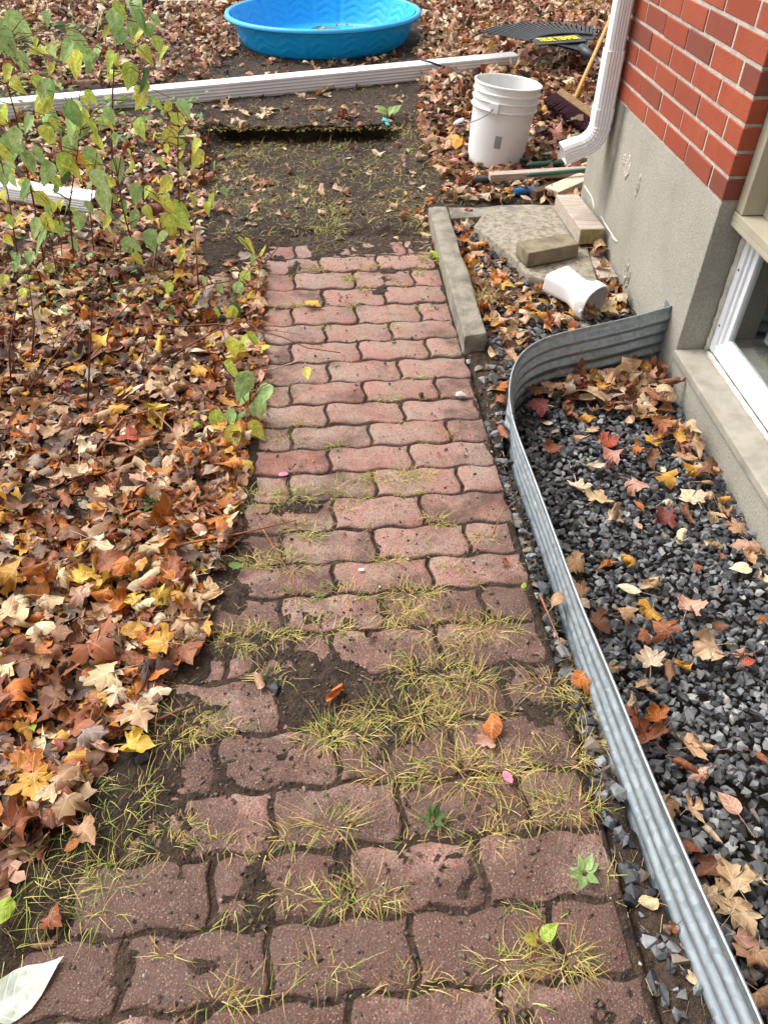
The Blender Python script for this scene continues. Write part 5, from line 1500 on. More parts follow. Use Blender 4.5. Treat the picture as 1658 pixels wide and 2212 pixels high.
mb = MB().lathe(prof, 64)
me = mb.mesh('body'); shade_auto(me, 0.7); link('body', me, M['bucket'], bucket)
# ears and wire bail, hanging on the camera side
for sgn, az in ((1, R(-115)), (-1, R(65))):
    c = Vector((math.cos(az), math.sin(az), 0)) * (br(0.28) + 0.006)
    m4 = Matrix.Translation((c.x, c.y, 0.285)) @ rotz(az)
    e = MB().box((-0.010, -0.022, -0.024), (0.010, 0.022, 0.022), m4)
    e.build('handle_ear', M['bucket'], bucket, bevel=0.004)
wire = MB(); wp = []
for i in range(25):
    f = i / 24; az = R(-115) + math.pi * -1 * f
    rr = br(0.28) + 0.022 + 0.055 * math.sin(math.pi * f)
    zz = 0.283 - 0.135 * math.sin(math.pi * f) ** 0.8
    wp.append((rr * math.cos(az), rr * math.sin(az), zz))
wire.tube(wp, 0.0024, 6); wb = wire.build('wire_handle', M['steel'], bucket, smooth=True)
grip = MB(); grip.tube(wp[10:15], 0.009, 10); grip.build('grip', M['bucket'], wb, smooth=True)
az = R(-99); rr = br(0.135) + 0.0012
lab = MB()
vs = []
for i in range(5):
    a = az - 0.11 + 0.22 * i / 4
    for z in (0.105, 0.163): vs.append(((br(z) + 0.0012) * math.cos(a), (br(z) + 0.0012) * math.sin(a), z))
lab.add(vs, [(2 * i, 2 * i + 2, 2 * i + 3, 2 * i + 1) for i in range(4)])
lo = lab.build('sticker', M['greylabel'], bucket)
st = MB(); vs = []
for i in range(5):
    a = az - 0.09 + 0.18 * i / 4
    for z in (0.118, 0.121): vs.append(((br(z) + 0.0018) * math.cos(a), (br(z) + 0.0018) * math.sin(a), z))
st.add(vs, [(2 * i, 2 * i + 2, 2 * i + 3, 2 * i + 1) for i in range(4)])
st.build('sticker_print', M['stick'], lo)

# ------------------------------------------------------------------ rake
HUB = at(1265, 116, 0.215)
rake = empty('leaf_rake', HUB)
tag(rake, 'black plastic leaf rake with yellow lettering lying on the leaf heap', 'rake')
def rk(r_, a, z=0.0): return Vector((r_ * math.cos(a), r_ * math.sin(a), z))
A0, A1 = R(160), R(72)
def tine_len(f): return 0.76 - 0.20 * f + 0.03 * math.sin(math.pi * f)
def rz_(r_): return 0.10 * r_ + 0.004
# shoulder plate
mb = MB(); n = 18
def plate(r_fun, zoff, thick):
    vs = []; fs = []
    rows = 7
    for i in range(n + 1):
        f = i / n; a = A0 + (A1 - A0) * f
        for j in range(rows):
            g = j / (rows - 1); r_ = 0.02 + (r_fun(f) - 0.02) * g
            vs.append(rk(r_, a, rz_(r_) + zoff + 0.012 * math.sin(math.pi * g)))
    for i in range(n):
        for j in range(rows - 1):
            q = i * rows + j
            fs.append((q, q + rows, q + rows + 1, q + 1))
    m = len(vs)
    vs += [v + Vector((0, 0, -thick)) for v in vs]
    fs += [tuple(i + m for i in reversed(q)) for q in fs[:]]
    for i in range(n):
        a_ = i * rows + rows - 1; b_ = (i + 1) * rows + rows - 1
        fs.append((a_, b_, b_ + m, a_ + m))
    return vs, fs
mb.add(*plate(lambda f: 0.30 + 0.07 * math.cos((f - 0.45) * math.pi * 1.2) - 0.07 * f, 0.0, 0.008))
mb.build('shoulder', M['black'], rake, smooth=False)
for i in range(26):
    f = i / 25; a = A0 + (A1 - A0) * f
    L = tine_len(f)
    t = MB(); pts = []
    for j in range(9):
        g = j / 8; r_ = 0.24 + (L - 0.24) * g
        zz = rz_(r_) + 0.004 - (0.05 * max(0, (g - 0.86) / 0.14) ** 2 if g > 0.86 else 0)
        pts.append(rk(r_, a, zz))
    wdt = 0.0085
    side = Vector((-math.sin(a), math.cos(a), 0))
    rings = [[p + side * wdt + Vector((0, 0, .002)), p - side * wdt + Vector((0, 0, .002)), p - side * wdt - Vector((0, 0, .003)), p + side * wdt - Vector((0, 0, .003))] for p in pts]
    t.loft(rings); t.build('tine', M['black'], rake)
# cross brace over the tines
mb = MB(); pts = [rk(0.36 - 0.05 * (i / 12), A0 + (A1 - A0) * i / 12, rz_(0.36) + 0.010) for i in range(13)]
mb.tube(pts, 0.008, 6); mb.build('brace', M['black'], rake)
# socket and handle
hd = Vector((0.30, -0.86, -0.02)).normalized()
mb = MB(); mb.tube([rk(0.06, (A0 + A1) / 2, 0.018), Vector((0, 0, 0.006)), hd * 0.10], [0.030, 0.026, 0.021], 12); mb.build('socket', M['black'], rake, smooth=True)
mb = MB(); mb.tube([hd * 0.09, hd * 0.55 + Vector((0, 0, -0.03)), hd * 1.15 + Vector((0, 0, -0.05))], 0.0155, 12); mb.build('handle', M['stick'], rake, smooth=True)
# lettering on a raised panel
def plate_pt(f, r_): 
    a = A0 + (A1 - A0) * f
    return rk(r_, a, rz_(r_) + 0.017)
P1 = at(1166, 92, 0.262) - HUB; P2 = at(1254, 85, 0.262) - HUB
ex = (P2 - P1); Wd = ex.length; ex.normalize()
ez = Vector((0, -0.10, 1)); ez = (ez - ex * ez.dot(ex)).normalized(); ey = ez.cross(ex)
mtx = Matrix(((ex.x, ey.x, ez.x, P1.x), (ex.y, ey.y, ez.y, P1.y), (ex.z, ey.z, ez.z, P1.z), (0, 0, 0, 1)))
badge = MB().box((-0.03, -0.035, -0.010), (Wd + 0.03, 0.10, -0.001), mtx)
bo = badge.build('badge', M['black'], rake, bevel=0.003)
cu = bpy.data.curves.new('lettering', 'FONT'); cu.body = 'TRUE TEMPER'; cu.size = 0.075; cu.extrude = 0.001; cu.offset = 0.0022
tob = bpy.data.objects.new('lettering', cu); COL.objects.link(tob)
bpy.context.view_layer.update()
tme = bpy.data.meshes.new_from_object(tob.evaluated_get(bpy.context.evaluated_depsgraph_get()))
bpy.data.objects.remove(tob)
xs = [v.co.x for v in tme.vertices]; x0, x1 = min(xs), max(xs)
for v in tme.vertices:
    f = (v.co.x - x0) / (x1 - x0)
    v.co = mtx @ Vector((f * Wd, v.co.y * 1.15 + 0.006, v.co.z + 0.0025))
tme.name = 'lettering'; tme.materials.clear(); tme.materials.append(M['yellow'])
link('lettering', tme, None, bo)

# ------------------------------------------------------------------ push broom
BA, BB = Vector((1.000, 4.70, 0.165)), Vector((1.235, 4.24, 0.085))
broom = empty('push_broom', (1.1, 4.45, 0.05))
tag(broom, 'push broom with maroon bristles and wooden block lying beside the house corner', 'broom')
off = -Vector((1.1, 4.45, 0.05))
ax = (BB - BA); BLn = ax.length; ax.normalize()
bd = Vector((-0.80, -0.28, -0.52)); bd = (bd - ax * bd.dot(ax)).normalized(); bn = ax.cross(bd)
def bmat(o_): return Matrix(((ax.x, bn.x, bd.x, o_.x), (ax.y, bn.y, bd.y, o_.y), (ax.z, bn.z, bd.z, o_.z), (0, 0, 0, 1)))
m4 = bmat(BA + off)
blk = MB().box((0, -0.034, -0.022), (BLn, 0.034, 0.022), m4)
blk.build('block', M['broomwood'], broom, bevel=0.012, segs=3)
bs = MB(); rr_ = random.Random(3)
for i in range(64):
    for j in range(6):
        x = BLn * (i + 0.5) / 64; y = -0.027 + 0.054 * j / 5
        sx = x + (x / BLn - 0.5) * 0.03 + rr_.uniform(-.004, .004); sy = y * 1.35 + rr_.uniform(-.006, .006); L = 0.098 + rr_.uniform(-.006, .006)
        bs.tube([m4 @ Vector((x, y, 0.016)), m4 @ Vector((sx, sy, L))], [0.0048, 0.0040], 4)
bo = bs.build('bristles', M['bristle'], broom); tag(bo, kind='stuff')
h0 = BA + ax * 0.13 + Vector((0.01, 0.02, 0.02)); h1 = at(1312, 52, 0.30)
mb = MB(); mb.tube([h0 + off, (h0 + h1) / 2 + off, h1 + off + (h1 - h0) * 0.06], 0.0125, 12); mb.build('handle', M['handlewood'], broom, smooth=True)
gs = MB(); gs.tube([at(1252, 238, 0.125), at(1285, 236, 0.115), at(1330, 232, 0.11)], 0.014, 10)
o = gs.build('grey_stick', M['stick'], None, smooth=True); tag(o, 'short grey rod behind the broom at the house corner', 'rod')

# ------------------------------------------------------------------ concrete edging, slab, block and lumber
def solid(name, corners, z0, z1, mat, label, cat, rough=0.003, bevel=0.006, sub=4, seed=1.0, group=None):
    c = sum((Vector((x, y, 0)) for x, y in corners), Vector()) / len(corners)
    n = len(corners)
    zt_ = z1 if isinstance(z1, (list, tuple)) else [z1] * n
    V = [(x - c.x, y - c.y, 0.0) for x, y in corners] + [(x - c.x, y - c.y, zt_[i] - z0) for i, (x, y) in enumerate(corners)]
    F = [tuple(range(n - 1, -1, -1)), tuple(range(n, 2 * n))] + [(i, (i + 1) % n, n + (i + 1) % n, n + i) for i in range(n)]
    mb = MB().add(V, F); me = mb.mesh(name, bevel)
    if sub:
        bm = bmesh.new(); bm.from_mesh(me)
        bmesh.ops.triangulate(bm, faces=[f for f in bm.faces if len(f.verts) > 4])
        bm.to_mesh(me); bm.free()
        rough_up(me, rough, 22, seed, sub)
    shade_auto(me, 0.55)
    o = link(name, me, mat); o.location = (c.x, c.y, z0)
    tag(o, label, cat, group)
    return o
solid('concrete_edging', [(0.268, 2.200), (0.345, 2.215), (0.278, 3.325), (0.196, 3.318)], -0.03, 0.062, M['concrete'], 'long concrete edging strip along the right side of the pavers', 'edging', 0.006, 0.008, 6, 1.3)
solid('concrete_edging', [(0.290, 3.215), (0.640, 3.275), (0.640, 3.375), (0.290, 3.330)], -0.03, 0.050, M['concrete'], 'short concrete edging strip across the back of the stony bed', 'edging', 0.005, 0.007, 5, 4.1)
solid('concrete_slab', [(0.385, 3.135), (0.43, 3.02), (0.50, 2.86), (0.555, 2.68), (0.70, 2.575), (0.80, 2.62), (0.83, 3.00), (0.825, 3.34), (0.66, 3.372), (0.47, 3.335)][::1], -0.02, [0.050, 0.052, 0.050, 0.046, 0.046, 0.05, 0.056, 0.056, 0.052, 0.05], M['slab'], 'rough broken concrete slab lying against the foundation', 'slab', 0.007, 0.006, 3, 7.7)
solid('paver_block', [(0.519, 2.832), (0.549, 2.725), (0.762, 2.812), (0.735, 2.912)], 0.054, 0.112, M['pblock'], 'grey mossy paving block lying on the concrete slab', 'block', 0.0015, 0.006, 3, 2.2)
# lumber off-cut, tilted
lum = empty('lumber_offcut', (0.815, 3.11, 0.062), (R(-2), 0, R(4)))
tag(lum, 'weathered wooden two-by-four off-cut leaning by the wall on the slab', 'lumber')
MB().box((-0.050, -0.205, 0.0), (0.050, 0.20, 0.062)).build('beam', M['greywood'], lum, bevel=0.004)
MB().box((-0.046, -0.2075, 0.004), (0.046, -0.2056, 0.058)).build('cut_end', M['endgrain'], lum)
solid('grey_plank', [(0.828, 2.68), (0.898, 2.69), (0.880, 3.02), (0.812, 3.01)], 0.006, 0.034, M['greywood'], 'short grey plank lying along the foundation beside the slab', 'plank', 0.001, 0.002, 2, 3.0)
def stick(name, A, B, w, h, mat, label, cat, roll=0.0, group=None):
    A, B = Vector(A), Vector(B); c = (A + B) / 2; d = B - A; L = d.length
    q = d.to_track_quat('X', 'Z').to_matrix().to_4x4()
    o = MB().box((-L / 2, -w / 2, -h / 2), (L / 2, w / 2, h / 2)).build(name, mat, None, bevel=min(w, h) * 0.12)
    o.location = c; o.rotation_euler = (q @ Matrix.Rotation(roll, 4, 'X')).to_euler()
    tag(o, label, cat, group); return o
stick('wooden_board', at(1056, 382, 0.06), at(1290, 368, 0.075), 0.05, 0.032, M['greywood'], 'long grey wooden slat on top of the scrap pile at the house corner', 'board')
stick('wooden_board', at(1190, 416, 0.045), at(1265, 384, 0.060), 0.085, 0.030, M['palewood'], 'pale wooden board sloping towards the foundation in the scrap pile', 'board')
stick('wooden_board', at(1150, 420, 0.03), at(1215, 405, 0.035), 0.055, 0.040, M['darkwood'], 'dark wet wood piece beside the blue tube', 'board')
stick('wooden_board', at(1200, 342, 0.055), at(1275, 338, 0.06), 0.10, 0.035, M['greywood'], 'grey wooden board under the downspout elbow', 'board', 0.1)
stick('wooden_board', at(1205, 358, 0.03), at(1280, 354, 0.03), 0.07, 0.05, M['darkwood'], 'dark brown timber below the grey board at the downspout', 'board')
stick('wooden_board', at(1165, 400, 0.025), at(1260, 392, 0.03), 0.06, 0.025, M['darkwood'], 'dark short board under the long grey slat', 'board')
def rod(name, pts, r_, mat, label, cat, n=10, tip=False):
    c = Vector(pts[0]); mb = MB(); rads = [r_] * len(pts)
    if tip: rads[0] = r_ * 0.35
    mb.tube([Vector(p) - c for p in pts], rads, n)
    o = mb.build(name, mat, None, smooth=False); o.location = c; shade_auto(o.data, 0.7); tag(o, label, cat); return o
rod('garden_stake', [at(1136, 357, 0.05), at(1146, 356, 0.05), at(1215, 351, 0.05)], 0.013, M['stake'], 'short green garden stake end poking out by the bucket', 'stake', 10, True)
rod('garden_stake', [at(1134, 380, 0.085), at(1144, 378, 0.085), at(1285, 366, 0.10)], 0.010, M['stake'], 'long green garden stake lying on the grey slat', 'stake', 10, True)
rod('garden_stake', [at(1120, 346, 0.03), at(1180, 343, 0.03)], 0.009, M['stake'], 'thin green stake half hidden in grass behind the others', 'stake')
rod('blue_tube', [at(1109, 416, 0.03), at(1152, 411, 0.03)], 0.019, M['blueplastic'], 'short blue plastic tube in leaves in front of the scrap pile', 'tube')
rod('black_hose', [at(1003, 395, 0.025), at(1025, 390, 0.03), at(1056, 388, 0.03)], 0.018, M['black'], 'piece of black hose lying at the end of the grey slat', 'hose')

# ------------------------------------------------------------------ white downspout adapter
ad_o = at(1252, 640, 0.062)
adapter = empty('downspout_adapter', (ad_o.x, ad_o.y, 0.030))
tag(adapter, 'white plastic downspout adapter lying on leaves in front of the slab', 'pipe fitting')
E0 = at(1284, 656, 0.060); E1 = at(1200, 602, 0.085)
d = (E1 - E0); d.normalize(); up_ = Vector((0, 0, 1)); sd_ = d.cross(up_).normalized(); up_ = sd_.cross(d)
oo = Vector(adapter.location)
def oct_ring(t, rx, ry, sq):
    pts = []
    for k in range(40):
        a = 2 * math.pi * k / 40
        c_, s_ = math.cos(a), math.sin(a)
        m_ = (abs(c_) ** sq + abs(s_) ** sq) ** (-1 / sq)
        pts.append(E0 + d * t + sd_ * (rx * c_ * m_) + up_ * (ry * s_ * m_) - oo)
    return pts
outer = [oct_ring(0.0, .066, .064, 2.5), oct_ring(.003, .068, .066, 2.5), oct_ring(.040, .068, .066, 2.5), oct_ring(.042, .061, .060, 2.5), oct_ring(.058, .056, .054, 2.5), oct_ring(.085, .049, .043, 3.2), oct_ring(.11, .052, .037, 5), oct_ring(.19, .062, .036, 8), oct_ring(.193, .060, .034, 8)]
inner = [oct_ring(.193, .058, .032, 8), oct_ring(.11, .049, .034, 5), oct_ring(.085, .046, .040, 3.2), oct_ring(.058, .053, .051, 2.5), oct_ring(.02, .061, .059, 2.5), oct_ring(0.0, .062, .060, 2.5)]
mb = MB(); mb.loft(outer, True, False); me = mb.mesh('shell'); shade_auto(me, 0.6); link('shell', me, M['pvc'], adapter)
mb = MB(); mb.loft([outer[-1]] + inner + [outer[0]], True, False); me = mb.mesh('inside'); shade_auto(me, 0.6); link('inside', me, M['pvcin'], adapter)
for i in range(6):
    c = E0 + d * 0.155 + up_ * 0.0372 + sd_ * (-0.03 + 0.012 * i) - oo
    m_ = Matrix(((d.x, sd_.x, up_.x, c.x), (d.y, sd_.y, up_.y, c.y), (d.z, sd_.z, up_.z, c.z), (0, 0, 0, 1)))
    MB().box((-0.035, -0.0016, -0.001), (0.025, 0.0016, 0.0015), m_).build('rib', M['pvc'], adapter)
for sg in (-1, 1):
    c = E0 + d * 0.004 + sd_ * 0.069 * sg - up_ * 0.01 - oo
    m_ = Matrix(((d.x, sd_.x, up_.x, c.x), (d.y, sd_.y, up_.y, c.y), (d.z, sd_.z, up_.z, c.z), (0, 0, 0, 1)))
    MB().box((-0.003, -0.006, -0.006), (0.006, 0.006, 0.006), m_).build('lug', M['pvc'], adapter, bevel=0.002)

# small scraps
sc1 = MB(); sc1.box((-0.012, -0.03, 0), (0.012, 0.03, 0.006)); sc1.box((-0.03, -0.006, 0.002), (0.0, 0.006, 0.010))
o = sc1.build('plastic_scrap', M['cyan'], None, bevel=0.002); o.location = at(833, 264, 0.06); o.rotation_euler = (0.4, 0.3, 0.5); tag(o, 'tiny turquoise plastic scrap on the lip of the cut step', 'scrap')
pc = MB().lathe([(0.0, 0.0), (0.03, 0.0), (0.036, 0.012), (0.036, 0.03), (0.030, 0.03), (0.028, 0.012), (0.0, 0.008)], 24)
o = pc.build('plastic_disc', M['pvc'], None, smooth=True); o.location = at(425, 265, 0.03); o.rotation_euler = (1.0, 0.2, 0.3); tag(o, 'small white plastic disc lying in leaves below the long pipe', 'disc')
mc = MB().box((-0.006, -0.004, 0), (0.006, 0.004, 0.0015))
o = mc.build('paper_scrap', M['vinyl'], None); pp = at(780, 1232, 0.004); o.location = (pp.x, pp.y, float(surf(pp.x, pp.y)) + 0.002); tag(o, 'tiny white scrap on a paver in the middle of the path', 'scrap')
# far things at the yard's edge
fb_ = MB(); fb_.box((-0.6, -0.03, 0), (0.6, 0.03, 0.05)); o = fb_.build('timber', M['greywood'], None, bevel=0.006); p = at(430, 8, 0.05); o.location = (p.x, p.y, 0.03); o.rotation_euler = (0, 0, 0.08); tag(o, 'grey timber lying far back behind the tall shrub', 'timber')
fb_ = MB().lathe([(0.0, 0.0), (0.10, 0.0), (0.14, 0.05), (0.13, 0.12), (0.06, 0.16), (0.0, 0.17)], 20); o = fb_.build('black_pot', M['black'], None, smooth=True); p = at(312, 14, 0.05); o.location = (p.x, p.y, 0.0); tag(o, 'black plastic lump behind the top of the tall shrub', 'pot')
ring = MB().lathe([(0.012, 0.0), (0.026, 0.0), (0.026, 0.008), (0.012, 0.008)], 20, True)
ro_ = ring.build('white_ring', M['pvc'], o); ro_.location = (-0.02, -0.125, 0.075); ro_.rotation_euler = (R(80), 0, 0)

# ================================================================== PLANTS
LEAF_COLS = dict(g=[s2l(158, 186, 116), s2l(140, 172, 104), s2l(176, 198, 132)], y=[s2l(194, 206, 82), s2l(208, 208, 88), s2l(180, 198, 86)], d=[s2l(84, 112, 62)], o=[s2l(206, 150, 62)])
rpl = np.random.default_rng(8)
GL = {}
for key, cols in LEAF_COLS.items():
    GL[key] = []
    for i in range(7):
        kind = 'ovate'
        half = HALVES[kind]
        V, F, U = leaf_geo(kind, 1.0, rpl, 0.22, 4, False, 0.02)
        V[:, 1] += 0.45
        V[:, 2] += -0.25 * V[:, 1] ** 2 + 0.22 * np.abs(V[:, 0])
        c = vary(cols[rpl.integers(len(cols))], rpl, 0.08)
        me = mesh_np('leaf', V, F, leaf_colors(V, c, rpl), U, True); me.materials.append(M['green'])
        GL[key].append(me)
def place_leaf(parent, org, c, size, key, dirv=None):
    if dirv is None:
        a = rpl.random() * 6.28
        dirv = Vector((math.cos(a) * 0.75, math.sin(a) * 0.45 - 0.15, -0.45 - 0.35 * rpl.random()))
    y = dirv.normalized()
    tow = Vector((0, 0, CAM_H)) - c
    nrm = tow.normalized() * 0.5 + Vector((rpl.normal(0, 0.35), rpl.normal(0, 0.35), 0.8))
    z = (nrm - y * nrm.dot(y)).normalized(); x = y.cross(z)
    o = link('leaf', GL[key][rpl.integers(7)], None, parent)
    b = c - y * size * 0.5
    Mx = Matrix(((x.x * size, y.x * size, z.x * size, b.x - org.x), (x.y * size, y.y * size, z.y * size, b.y - org.y), (x.z * size, y.z * size, z.z * size, b.z - org.z), (0, 0, 0, 1)))
    o.matrix_local = Mx
    return b
def plant(label, Y, stem_px, leaves, size=0.085, extra=(), sr=0.0042, group='seedling shrubs in the leaf bed', spread=0.10, dY=0.0):
    pts = []
    n = len(stem_px)
    for i, (x, y) in enumerate(stem_px):
        pts.append(at_y(x, y, Y + dY * i / max(1, n - 1)))
    pts[0].z = float(gz(pts[0].x, pts[0].y)) - 0.01
    org = pts[0].copy()
    root = empty('shrub_seedling', org); tag(root, label, 'shrub', group)
    mb = MB(); mb.tube([p - org for p in pts], [sr * (1 - 0.6 * i / (n - 1)) for i in range(n)], 7)
    mb.build('stem', M['stem'], root, smooth=True)
    allp = []
    for i in range(n - 1):
        for k in range(6): allp.append(pts[i].lerp(pts[i + 1], k / 6))
    allp.append(pts[-1])
    for lst in extra:
        ep = [at_y(x, y, Y + rpl.normal(0, 0.04)) for x, y in lst]
        if ep[0].z < 0.06: ep[0].z = float(gz(ep[0].x, ep[0].y)) - 0.01
        m2 = MB(); m2.tube([p - org for p in ep], [sr * 0.8 * (1 - 0.6 * i / max(1, len(ep) - 1)) for i in range(len(ep))], 6)
        m2.build('stem', M['stem'], root, smooth=True)
        for i in range(len(ep) - 1):
            for k in range(4): allp.append(ep[i].lerp(ep[i + 1], k / 4))
    more = []
    if len(leaves) > 10:
        for lf in leaves:
            for _q in range(1): more.append((lf[0] + rpl.normal(0, 34), lf[1] + rpl.normal(0, 34)))
    for lf in list(leaves) + more:
        key = lf[2] if len(lf) > 2 else ('g' if rpl.random() < 0.62 else 'y')
        c = at_y(lf[0], lf[1], Y + rpl.normal(0, spread * 0.5))
        gzz = float(surf(c.x, c.y)) + 0.03
        if c.z < gzz:
            c = at(lf[0], lf[1], gzz)
        s = size * (rpl.uniform(0.7, 1.7) if size < 0.1 else rpl.uniform(0.75, 1.2))
        b = place_leaf(root, org, c, s, key)
        q = min(allp, key=lambda p: (p - b).length + (0.6 if p.z > b.z + 0.12 else 0))
        m2 = MB(); mid = (q + b) / 2 + Vector((0, 0, 0.02 * min(1, (q - b).length / 0.1)))
        m2.tube([q - org, mid - org, b - org], [sr * 0.5, sr * 0.36, sr * 0.26], 5, False)
        m2.build('petiole', M['stem'], root, smooth=True)
    return root
plant('tall single-stemmed shrub with drooping green leaves in front of the white pipe', 3.30,
      [(243, 486), (243, 400), (242, 300), (244, 200), (248, 130), (262, 60), (275, 0), (280, -40)],
      [(212, 45), (225, 72, 'y'), (250, 48), (280, 100), (257, 80), (320, 68), (342, 95), (200, 118), (180, 128), (160, 132, 'y'), (250, 130, 'y'), (287, 60), (280, 165), (310, 178, 'd'), (314, 192), (342, 226, 'y'), (262, 22, 'y'), (295, 25)], 0.098)
plant('bushy shrub at the left picture edge with many drooping leaves', 2.70,
      [(95, 668), (95, 560), (72, 430), (50, 330), (35, 250), (15, 180), (5, 100)],
      [(5, 95), (18, 92), (48, 130), (75, 100), (15, 158, 'y'), (35, 183, 'y'), (10, 240), (58, 270), (27, 388), (10, 330, 'y'), (50, 410), (30, 300), (85, 330), (5, 420), (40, 470), (77, 492), (20, 520, 'y'), (30, 570), (7, 612, 'y'), (60, 560), (90, 230), (110, 150), (-30, 200), (-40, 350), (-25, 480), (65, 350), (100, 200), (45, 60, 'g')],
      0.088, [[(60, 690), (40, 560), (20, 430), (0, 330)], [(130, 690), (125, 600), (100, 470)]])
plant('leafy shrub in front of the short white pipe', 2.86,
      [(165, 650), (160, 560), (150, 450), (165, 350), (175, 280)],
      [(105, 290), (110, 267), (170, 260), (177, 274), (157, 295), (175, 345, 'o'), (218, 308, 'y'), (143, 442), (167, 462, 'y'), (127, 492, 'y'), (110, 585), (186, 217, 'y'), (238, 248), (60, 400), (95, 432), (140, 380, 'd'), (190, 402), (100, 350), (205, 340), (150, 320), (120, 410), (205, 280)],
      0.090, [[(215, 660), (205, 560), (195, 450), (210, 330)], [(120, 660), (135, 560), (128, 450)]])
plant('shrub with broad drooping leaves in the middle of the seedling patch', 2.76,
      [(300, 690), (298, 600), (285, 520), (265, 450), (255, 380)],
      [(257, 366), (290, 349), (250, 428), (267, 449), (273, 488, 'y'), (247, 468), (263, 531), (300, 560), (293, 530), (327, 521), (337, 425), (353, 478), (367, 445, 'y'), (230, 480), (320, 460), (225, 400)],
      0.088, [[(260, 690), (255, 600), (262, 520)], [(335, 690), (330, 600), (345, 500), (360, 430)], [(282, 900), (320, 820), (355, 730), (400, 712), (475, 700)]])
plant('slim shrub with two dark stems at the edge of the bare soil', 3.10,
      [(395, 545), (390, 470), (385, 390), (385, 300), (388, 275)],
      [(302, 279, 'y'), (363, 324), (373, 301), (418, 318), (393, 314, 'y'), (418, 431, 'y'), (447, 449, 'y'), (402, 466, 'y'), (373, 501), (345, 302, 'y'), (350, 352), (330, 330), (400, 285), (425, 345, 'y')],
      0.078, [[(405, 560), (398, 470), (393, 380)], [(360, 560), (352, 460), (345, 380)], [(440, 385), (445, 320), (455, 270), (470, 235)]])
plant('low arching shoot with green leaves at the edge of the path', 2.52,
      [(330, 705), (370, 660), (410, 632), (450, 615), (500, 607)],
      [(370, 626), (440, 618), (420, 645), (477, 624), (453, 672), (477, 682, 'y'), (500, 680), (512, 672, 'd')], 0.105, spread=0.05)
plant('red-stemmed shoot leaning over the far left pavers', 2.80,
      [(462, 690), (505, 630), (545, 588), (580, 560), (600, 535)],
      [(493, 607, 'y'), (527, 606, 'y'), (508, 631), (537, 638), (528, 524, 'y'), (547, 561), (545, 536, 'y'), (567, 545)], 0.092, spread=0.04)
plant('low shoot with a cluster of lime leaves touching the pavers', 2.12,
      [(300, 905), (340, 800), (400, 752), (460, 718), (512, 695)],
      [(499, 746, 'y'), (520, 760, 'y'), (526, 733, 'y'), (544, 736, 'y')], 0.115, [[(262, 900), (300, 800), (330, 700)]], spread=0.03)
plant('low shoot with large pointed green leaves at the middle of the bed edge', 1.80,
      [(330, 985), (400, 935), (450, 905), (500, 885), (540, 872)],
      [(523, 857), (525, 835), (561, 857), (554, 888), (518, 900), (491, 907), (470, 912), (497, 950, 'y'), (556, 930, 'y'), (505, 800, 'y')], 0.125, spread=0.03)
# bare shoots
for i, pts in enumerate([[(30, 870), (20, 760), (40, 640)], [(190, 880), (195, 760), (200, 640), (240, 540)], [(70, 800), (75, 700), (60, 590)], [(225, 780), (240, 700), (330, 600)], [(40, 880), (110, 780), (170, 700)], [(430, 640), (425, 560), (420, 480)], [(150, 1010), (165, 950), (180, 900)]]):
    b = at(*pts[0]); Y = b.y
    q = [at_y(x, y, Y + 0.04 * k) for k, (x, y) in enumerate(pts)]; q[0].z = float(gz(q[0].x, q[0].y)) - 0.01
    mb = MB(); mb.tube([p - q[0] for p in q], [0.0032, 0.0025, 0.0016, 0.001][:len(q)], 6)
    o = mb.build('bare_shoot', M['stem'], None, smooth=True); o.location = q[0]
    tag(o, ['thin bare shoot at the left edge of the leaf bed', 'tall bare shoot rising from the middle of the leaf bed', 'short bare shoot under the left shrub', 'bent bare shoot leaning right over the leaves', 'slanting bare shoot across the left leaf bed', 'bare shoot at the edge of the bare soil', 'stub of a bare shoot among brown leaves'][i], 'shoot')
# twigs lying on the path
def twig(label, px, z, r_, mat, leaf=None):
    q = [at(x, y, z) for x, y in px]
    mb = MB(); mb.tube([p - q[0] for p in q], [r_ * (1 - 0.65 * i / (len(q) - 1)) for i in range(len(q))], 6)
    o = mb.build('twig', mat, None, smooth=True); o.location = q[0]; tag(o, label, 'twig')
    if leaf:
        place_leaf(o, q[0], at(leaf[0], leaf[1], 0.03), 0.07, 'y', Vector((0.1, -0.8, -0.2)))
    return o
twig('reddish twig reaching from the bed across three pavers', [(345, 700), (400, 705), (470, 700), (545, 712), (610, 728), (665, 752), (735, 762)], 0.035, 0.0042, M['stem'])
twig('pale grey twig with one hanging green leaf on the path', [(440, 822), (480, 803), (535, 805), (590, 797), (655, 776), (662, 790)], 0.02, 0.0035, M['twigpale'], (663, 806))
twig('straight brown twig poking from the leaf bed onto the pavers', [(380, 1178), (450, 1165), (520, 1152), (640, 1124)], 0.03, 0.0040, M['twig'])
twig('bent yellow-brown stalk at the tip of the leaf bed', [(560, 1130), (590, 1180), (612, 1215), (640, 1290)], 0.012, 0.0024, M['twig'])
twig('curved brown stalk arching over the leaf bed', [(210, 975), (270, 900), (330, 885), (370, 925), (400, 990), (410, 1040)], 0.06, 0.0036, M['twig'])
twig('thin twig over the pavers above the reddish one', [(535, 690), (565, 712), (610, 716), (655, 725)], 0.012, 0.0022, M['twig'])
twig('dark stick lying in the muddy gap at the bed edge', [(330, 1560), (385, 1535), (430, 1520)], 0.015, 0.0045, M['stem'])
twig('dry bent stalk leaning on the steel well', [(1060, 1160), (1085, 1105), (1110, 1085), (1135, 1070)], 0.02, 0.0022, M['twig'])
twig('dry stalk along the foot of the steel well', [(1165, 1285), (1185, 1330), (1205, 1380), (1225, 1420)], 0.012, 0.0026, M['twig'])
